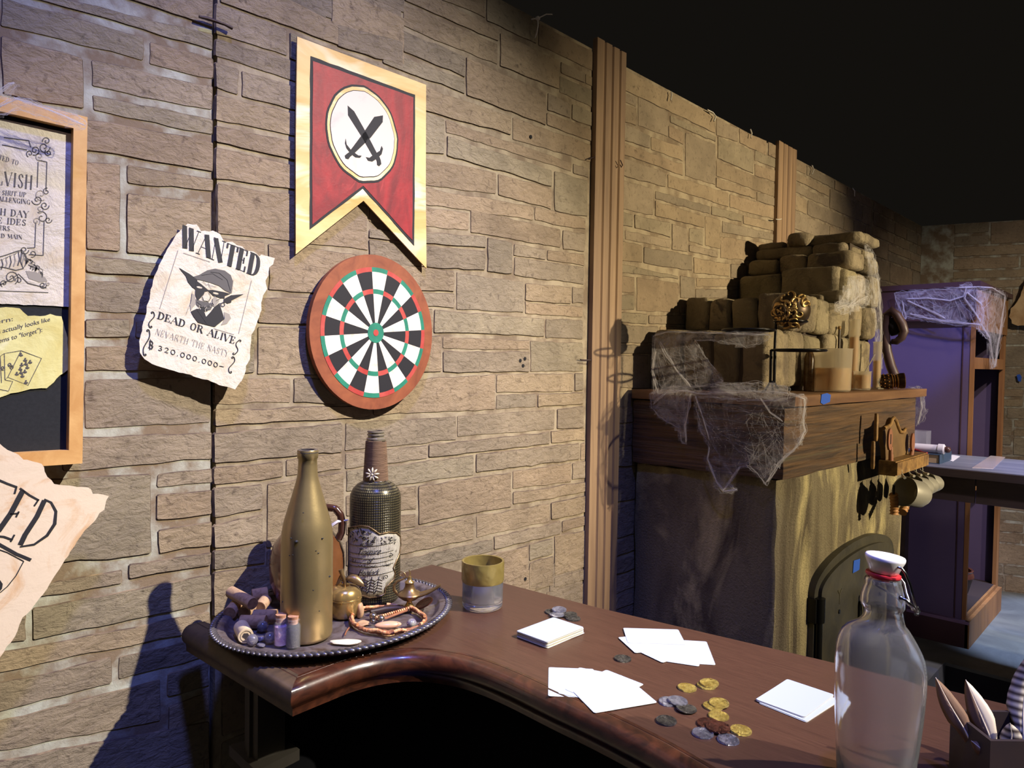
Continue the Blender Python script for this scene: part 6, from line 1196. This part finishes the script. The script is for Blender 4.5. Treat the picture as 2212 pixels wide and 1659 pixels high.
# ================================================================== COBWEBS
def thin(nt, fac, col):
    N = nt.nodes; L = nt.links; d = N.new('ShaderNodeBsdfDiffuse'); t = N.new('ShaderNodeBsdfTranslucent'); tr_ = N.new('ShaderNodeBsdfTransparent'); m1 = N.new('ShaderNodeMixShader'); m2 = N.new('ShaderNodeMixShader')
    for b in (d, t): b.inputs['Color'].default_value = (*col, 1)
    m1.inputs[0].default_value = .5; L.new(d.outputs[0], m1.inputs[1]); L.new(t.outputs[0], m1.inputs[2]); L.new(tr_.outputs[0], m2.inputs[1]); L.new(m1.outputs[0], m2.inputs[2])
    if isinstance(fac, float): m2.inputs[0].default_value = fac
    else: L.new(fac, m2.inputs[0])
    L.new(m2.outputs[0], N['Material Output'].inputs['Surface']); N.remove(N['Principled BSDF'])
def webmat(name, col, sc, stretch, lo, hi, amax):
    m = bpy.data.materials.new(name); m.use_nodes = True; nt = m.node_tree; N = nt.nodes; L = nt.links; P = N['Principled BSDF']; P.inputs['Base Color'].default_value = (*col, 1); P.inputs['Roughness'].default_value = .9; P.inputs['Specular IOR Level'].default_value = .1
    tc = N.new('ShaderNodeTexCoord'); mp = N.new('ShaderNodeMapping'); mp.inputs['Scale'].default_value = stretch; L.new(tc.outputs['Object'], mp.inputs[0])
    n = N.new('ShaderNodeTexNoise'); n.inputs['Scale'].default_value = sc; n.inputs['Detail'].default_value = 7; n.inputs['Distortion'].default_value = 1.6; n.inputs['Roughness'].default_value = .62; L.new(mp.outputs[0], n.inputs['Vector'])
    a = N.new('ShaderNodeAttribute'); a.attribute_name = 'tint'; r = N.new('ShaderNodeMapRange'); r.inputs['From Min'].default_value = lo; r.inputs['From Max'].default_value = hi; L.new(n.outputs['Fac'], r.inputs['Value'])
    pw_ = N.new('ShaderNodeMath'); pw_.operation = 'MULTIPLY'; L.new(r.outputs[0], pw_.inputs[0]); L.new(a.outputs['Fac'], pw_.inputs[1])
    q = N.new('ShaderNodeMath'); q.operation = 'MULTIPLY'; q.inputs[1].default_value = amax; q.use_clamp = True; L.new(pw_.outputs[0], q.inputs[0]); thin(nt, q.outputs[0], col)
    return m
WEBC = srgb(240, 238, 238)
M_web = webmat('cobweb_sheet', WEBC, 16, (1, 1, 1), .36, .72, 1.0); M_fib = mat('cobweb_fibre', WEBC, .9, spec=.1)
thin(M_fib.node_tree, .24, WEBC)
def inpoly(p, P):
    c = False; n = len(P)
    for i in range(n):
        (x0, y0), (x1, y1) = P[i], P[i-1]
        if (y0 > p[1]) != (y1 > p[1]) and p[0] < (x1-x0)*(p[1]-y0)/(y1-y0)+x0: c = not c
    return c
def dist(p, P):
    b = 1e9; q = Vector(p)
    for i in range(len(P)):
        a = Vector(P[i]); d = Vector(P[(i+1) % len(P)])-a; t = max(0, min(1, (q-a).dot(d)/max(1e-9, d.length_squared))); b = min(b, (q-a-d*t).length)
    return b
def cobweb(label, patches, fibres, thick, grid=7, fr=.0005, seed=1):
    """patches: (photo outline, place function (x, y) -> point, density at edge, density inside); fibres: count per patch; thick: denser drawn-out cords."""
    rnd = random.Random(seed); o = patches[0][1](*patches[0][0][0]); t = thing('cobweb', label, 'cobweb', loc=o)
    for P, fn, de, di, nf in patches:
        g = G(); tn = []; xs = [p[0] for p in P]; ys = [p[1] for p in P]; x0, y0 = min(xs), min(ys); nx = int((max(xs)-x0)/grid)+1; ny = int((max(ys)-y0)/grid)+1; ix = {}
        def V(i, j):
            if (i, j) not in ix:
                x = x0+i*grid; y = y0+j*grid; q = fn(x, y); q = q+Vector((1, 0, 0))*.010*noise.noise(q*14+Vector((seed, 0, 0)))+Vector((0, -1, 0))*.008*abs(noise.noise(q*11)); ix[(i, j)] = len(g.v); g.v.append(tuple(q-o))
            return ix[(i, j)]
        for i in range(nx):
            for j in range(ny):
                c = (x0+(i+.5)*grid, y0+(j+.5)*grid); ins = inpoly(c, P); d = dist(c, P)
                if ins or d < grid*.45:
                    g.f.append((V(i, j), V(i+1, j), V(i+1, j+1), V(i, j+1))); g.m.append(0); e = math.exp(-d/16)
                    k = (di+(de-di)*e)*(1 if d > grid*.8 else .55); tn.append((k, k, k))
        if g.f:
            ob = obj('sheet', g, M_web, t, 180, tints=tn)
        g = G()
        for _ in range(nf):
            for _t in range(30):
                a = (rnd.uniform(x0, max(xs)), rnd.uniform(y0, max(ys)))
                if inpoly(a, P): break
            else: continue
            L_ = rnd.uniform(30, 110); an = rnd.uniform(0, 2*pi); cv = rnd.uniform(-.07, .07); Q = []; x, y = a
            for s in range(9):
                if not (inpoly((x, y), P) or dist((x, y), P) < 5): break
                q = fn(x, y); Q.append(q-o+Vector((1, -1, 0))*(.004+.006*noise.noise(q*20+Vector((0, _, 0))))); an += cv+rnd.uniform(-.1, .1); x += L_/8*cos(an); y += L_/8*sin(an)
            if len(Q) > 2: g.tube(Q, rnd.uniform(.35, .85)*fr, 3, caps=False)
        n = len(P)      # wandering fibres along the outline
        for rep in range(3):
            for i in range(n):
                a = Vector(P[i]); b = Vector(P[(i+1) % n]); m = max(3, int((b-a).length/7)); Q = []
                for s in range(m+1):
                    c = a.lerp(b, s/m); w_ = noise.noise_vector(Vector((c.x*.06, c.y*.06, rep*3.3+seed)))*7; q = fn(c.x+w_.x, c.y+w_.y); Q.append(q-o+Vector((1, -1, 0))*.004)
                g.tube(Q, rnd.uniform(.8, 1.6)*fr, 3, caps=False)
        if g.f: obj('fibres', g, M_fib, t, 180)
    g = G()
    for pts, fn, wd in thick:
        for rep in range(6):
            Q = []
            for i in range(len(pts)-1):
                m = 6
                for s in range(m): c = Vector(pts[i]).lerp(Vector(pts[i+1]), s/m); w_ = noise.noise_vector(Vector((c.x*.03+rep, c.y*.03, rep*1.7)))*wd; q = fn(c.x+w_.x, c.y+w_.y); Q.append(q-o+Vector((1, -1, 0))*(.005+.001*rep))
            Q.append(fn(*pts[-1])-o+Vector((1, -1, 0))*.005); g.tube(Q, fr*1.9, 4, caps=False)
    if g.f: obj('drawn_cord', g, M_fib, t, 180)
    return t
side = lambda x, y: aty(x, y, YM-.02)
frontf = lambda x, y: atx(x, y, XF+.045)
def tent(x, y): return aty(x, y, YM-.015)
A = [(1412,724),(1440,716),(1500,718),(1580,720),(1660,722),(1664,728),(1640,742),(1610,748),(1580,742),(1540,736),(1500,735),(1520,770),(1545,800),(1560,825),(1500,835),(1460,845),(1412,850),(1408,800),(1414,760)]
Bw = [(1404,850),(1440,838),(1500,835),(1560,832),(1640,826),(1700,836),(1704,852),(1700,862),(1640,866),(1580,862),(1520,856),(1490,852),(1486,880),(1482,905),(1480,935),(1481,960),(1474,955),(1466,925),(1440,912),(1420,895),(1404,880)]
Cw = [(1500,856),(1560,862),(1640,866),(1700,858),(1735,850),(1740,866),(1736,884),(1734,912),(1738,935),(1726,960),(1708,975),(1690,985),(1684,1000),(1682,1010),(1672,1002),(1660,1030),(1654,1046),(1644,1034),(1632,1020),(1610,1004),(1595,1010),(1578,1036),(1570,1046),(1588,1058),(1580,1064),(1560,1062),(1545,1052),(1536,1020),(1526,990),(1532,966),(1524,948),(1512,930),(1506,900)]
def cpl(x, y):
    q = aty(x, y, YM-.02)
    return q if q.x < XF+.04 else atx(x, y, XF+.045)
cobweb('large cobweb draped over the left end of the mantel', [(A, tent, .8, .34, 160), (Bw, cpl, 1.0, .6, 300), (Cw, cpl, .7, .1, 260)], 0,
    [([(1412,726),(1440,717),(1550,720),(1662,724)], tent, 4), ([(1424,740),(1440,770),(1460,800),(1490,835)], tent, 6), ([(1414,760),(1408,800),(1420,850)], tent, 6), ([(1410,870),(1440,845),(1520,848),(1640,846),(1700,850)], cpl, 8), ([(1490,852),(1484,890),(1478,920),(1480,955)], cpl, 4), ([(1530,966),(1526,990),(1545,1040),(1560,1060),(1590,1056)], cpl, 4), ([(1700,850),(1735,860),(1732,900),(1736,930),(1710,970),(1680,1000),(1654,1040)], cpl, 6), ([(1500,856),(1515,900),(1530,948)], cpl, 3), ([(1640,860),(1660,890),(1688,910)], cpl, 2), ([(1595,1008),(1575,1035),(1560,1058)], cpl, 4)], seed=2)
chm = lambda x, y: atx(x, y, XS+.03)
cobweb('woolly cobweb clinging to the lit front of the chimney', [([(1836,600),(1858,596),(1872,606),(1880,640),(1870,660),(1850,668),(1828,676),(1806,672),(1802,660),(1820,648),(1828,625)], chm, 1, .9, 160), ([(1868,530),(1884,545),(1895,590),(1900,640),(1903,690),(1900,730),(1905,790),(1900,800),(1894,760),(1890,700),(1886,640),(1880,580)], chm, .8, .6, 120)], 0, [([(1840,605),(1850,640),(1830,665)], chm, 10), ([(1810,665),(1840,660),(1872,640)], chm, 10), ([(1885,560),(1898,640),(1900,720),(1898,780)], chm, 6)], seed=5)
mend = lambda x, y: aty(x, y, YR+.035)
cobweb('small cobweb hanging off the right end of the mantel', [([(1962,838),(1980,834),(1992,846),(1994,870),(1998,890),(1992,910),(1976,918),(1970,900),(1974,875),(1980,855),(1970,846)], mend, 1, .7, 60)], 0, [([(1965,838),(1986,842),(1988,880),(1980,915)], mend, 4), ([(1975,870),(1955,890),(1940,903)], mend, 2)], seed=8)
cside = lambda x, y: aty(x, y, YC-.045)
cfr = lambda x, y: atx(x, y, XC+.03)
def ccorner(x, y):
    q = aty(x, y, YC-.045)
    return q if q.x < XC+.03 else atx(x, y, XC+.03)
cobweb('blue-lit cobweb stretched across the top of the purple bookcase', [([(1934,632),(2076,622),(2104,620),(2112,700),(2108,704),(2040,698),(1990,690),(1960,684),(1950,690),(1940,680),(1936,655)], ccorner, .8, .28, 90), ([(2108,622),(2142,622),(2166,632),(2172,640),(2166,690),(2158,740),(2150,790),(2143,796),(2138,770),(2136,735),(2120,720),(2110,706),(2114,660)], ccorner, .9, .6, 60), ([(2072,622),(2080,614),(2094,614),(2100,624),(2090,632),(2078,630)], ccorner, 1, 1, 20)], 0,
    [([(1945,655),(1955,690)], ccorner, 12), ([(1965,678),(2000,688),(2050,696),(2115,702)], ccorner, 6), ([(1956,646),(2000,644),(2050,650),(2078,640),(2084,620)], ccorner, 3), ([(1958,650),(1990,664),(2040,688)], ccorner, 3), ([(2084,632),(2080,645),(2100,672),(2116,696)], ccorner, 2), ([(2086,632),(2120,660)], ccorner, 2), ([(2070,622),(2110,620),(2140,622),(2170,640)], ccorner, 2), ([(2168,640),(2160,700),(2150,760),(2146,794)], ccorner, 3), ([(2116,700),(2135,730),(2140,770),(2146,794)], ccorner, 3)], grid=5, fr=.0009, seed=12)
bfr = lambda x, y: atx(x, y, WX+.07)
cobweb('thin bluish cobweb wisp over the notice board corner', [([(-60,215),(0,212),(36,182),(40,188),(14,212),(-40,230)], bfr, 1, .6, 20), ([(-60,250),(0,240),(46,214),(70,220),(120,238),(170,252),(192,270),(188,282),(150,270),(100,256),(50,238),(20,248),(-60,262)], bfr, .7, .45, 40)], 0, [([(-40,225),(10,205),(38,184)], bfr, 3), ([(-20,248),(45,218),(110,240),(188,274)], bfr, 5)], fr=.00035, seed=15)
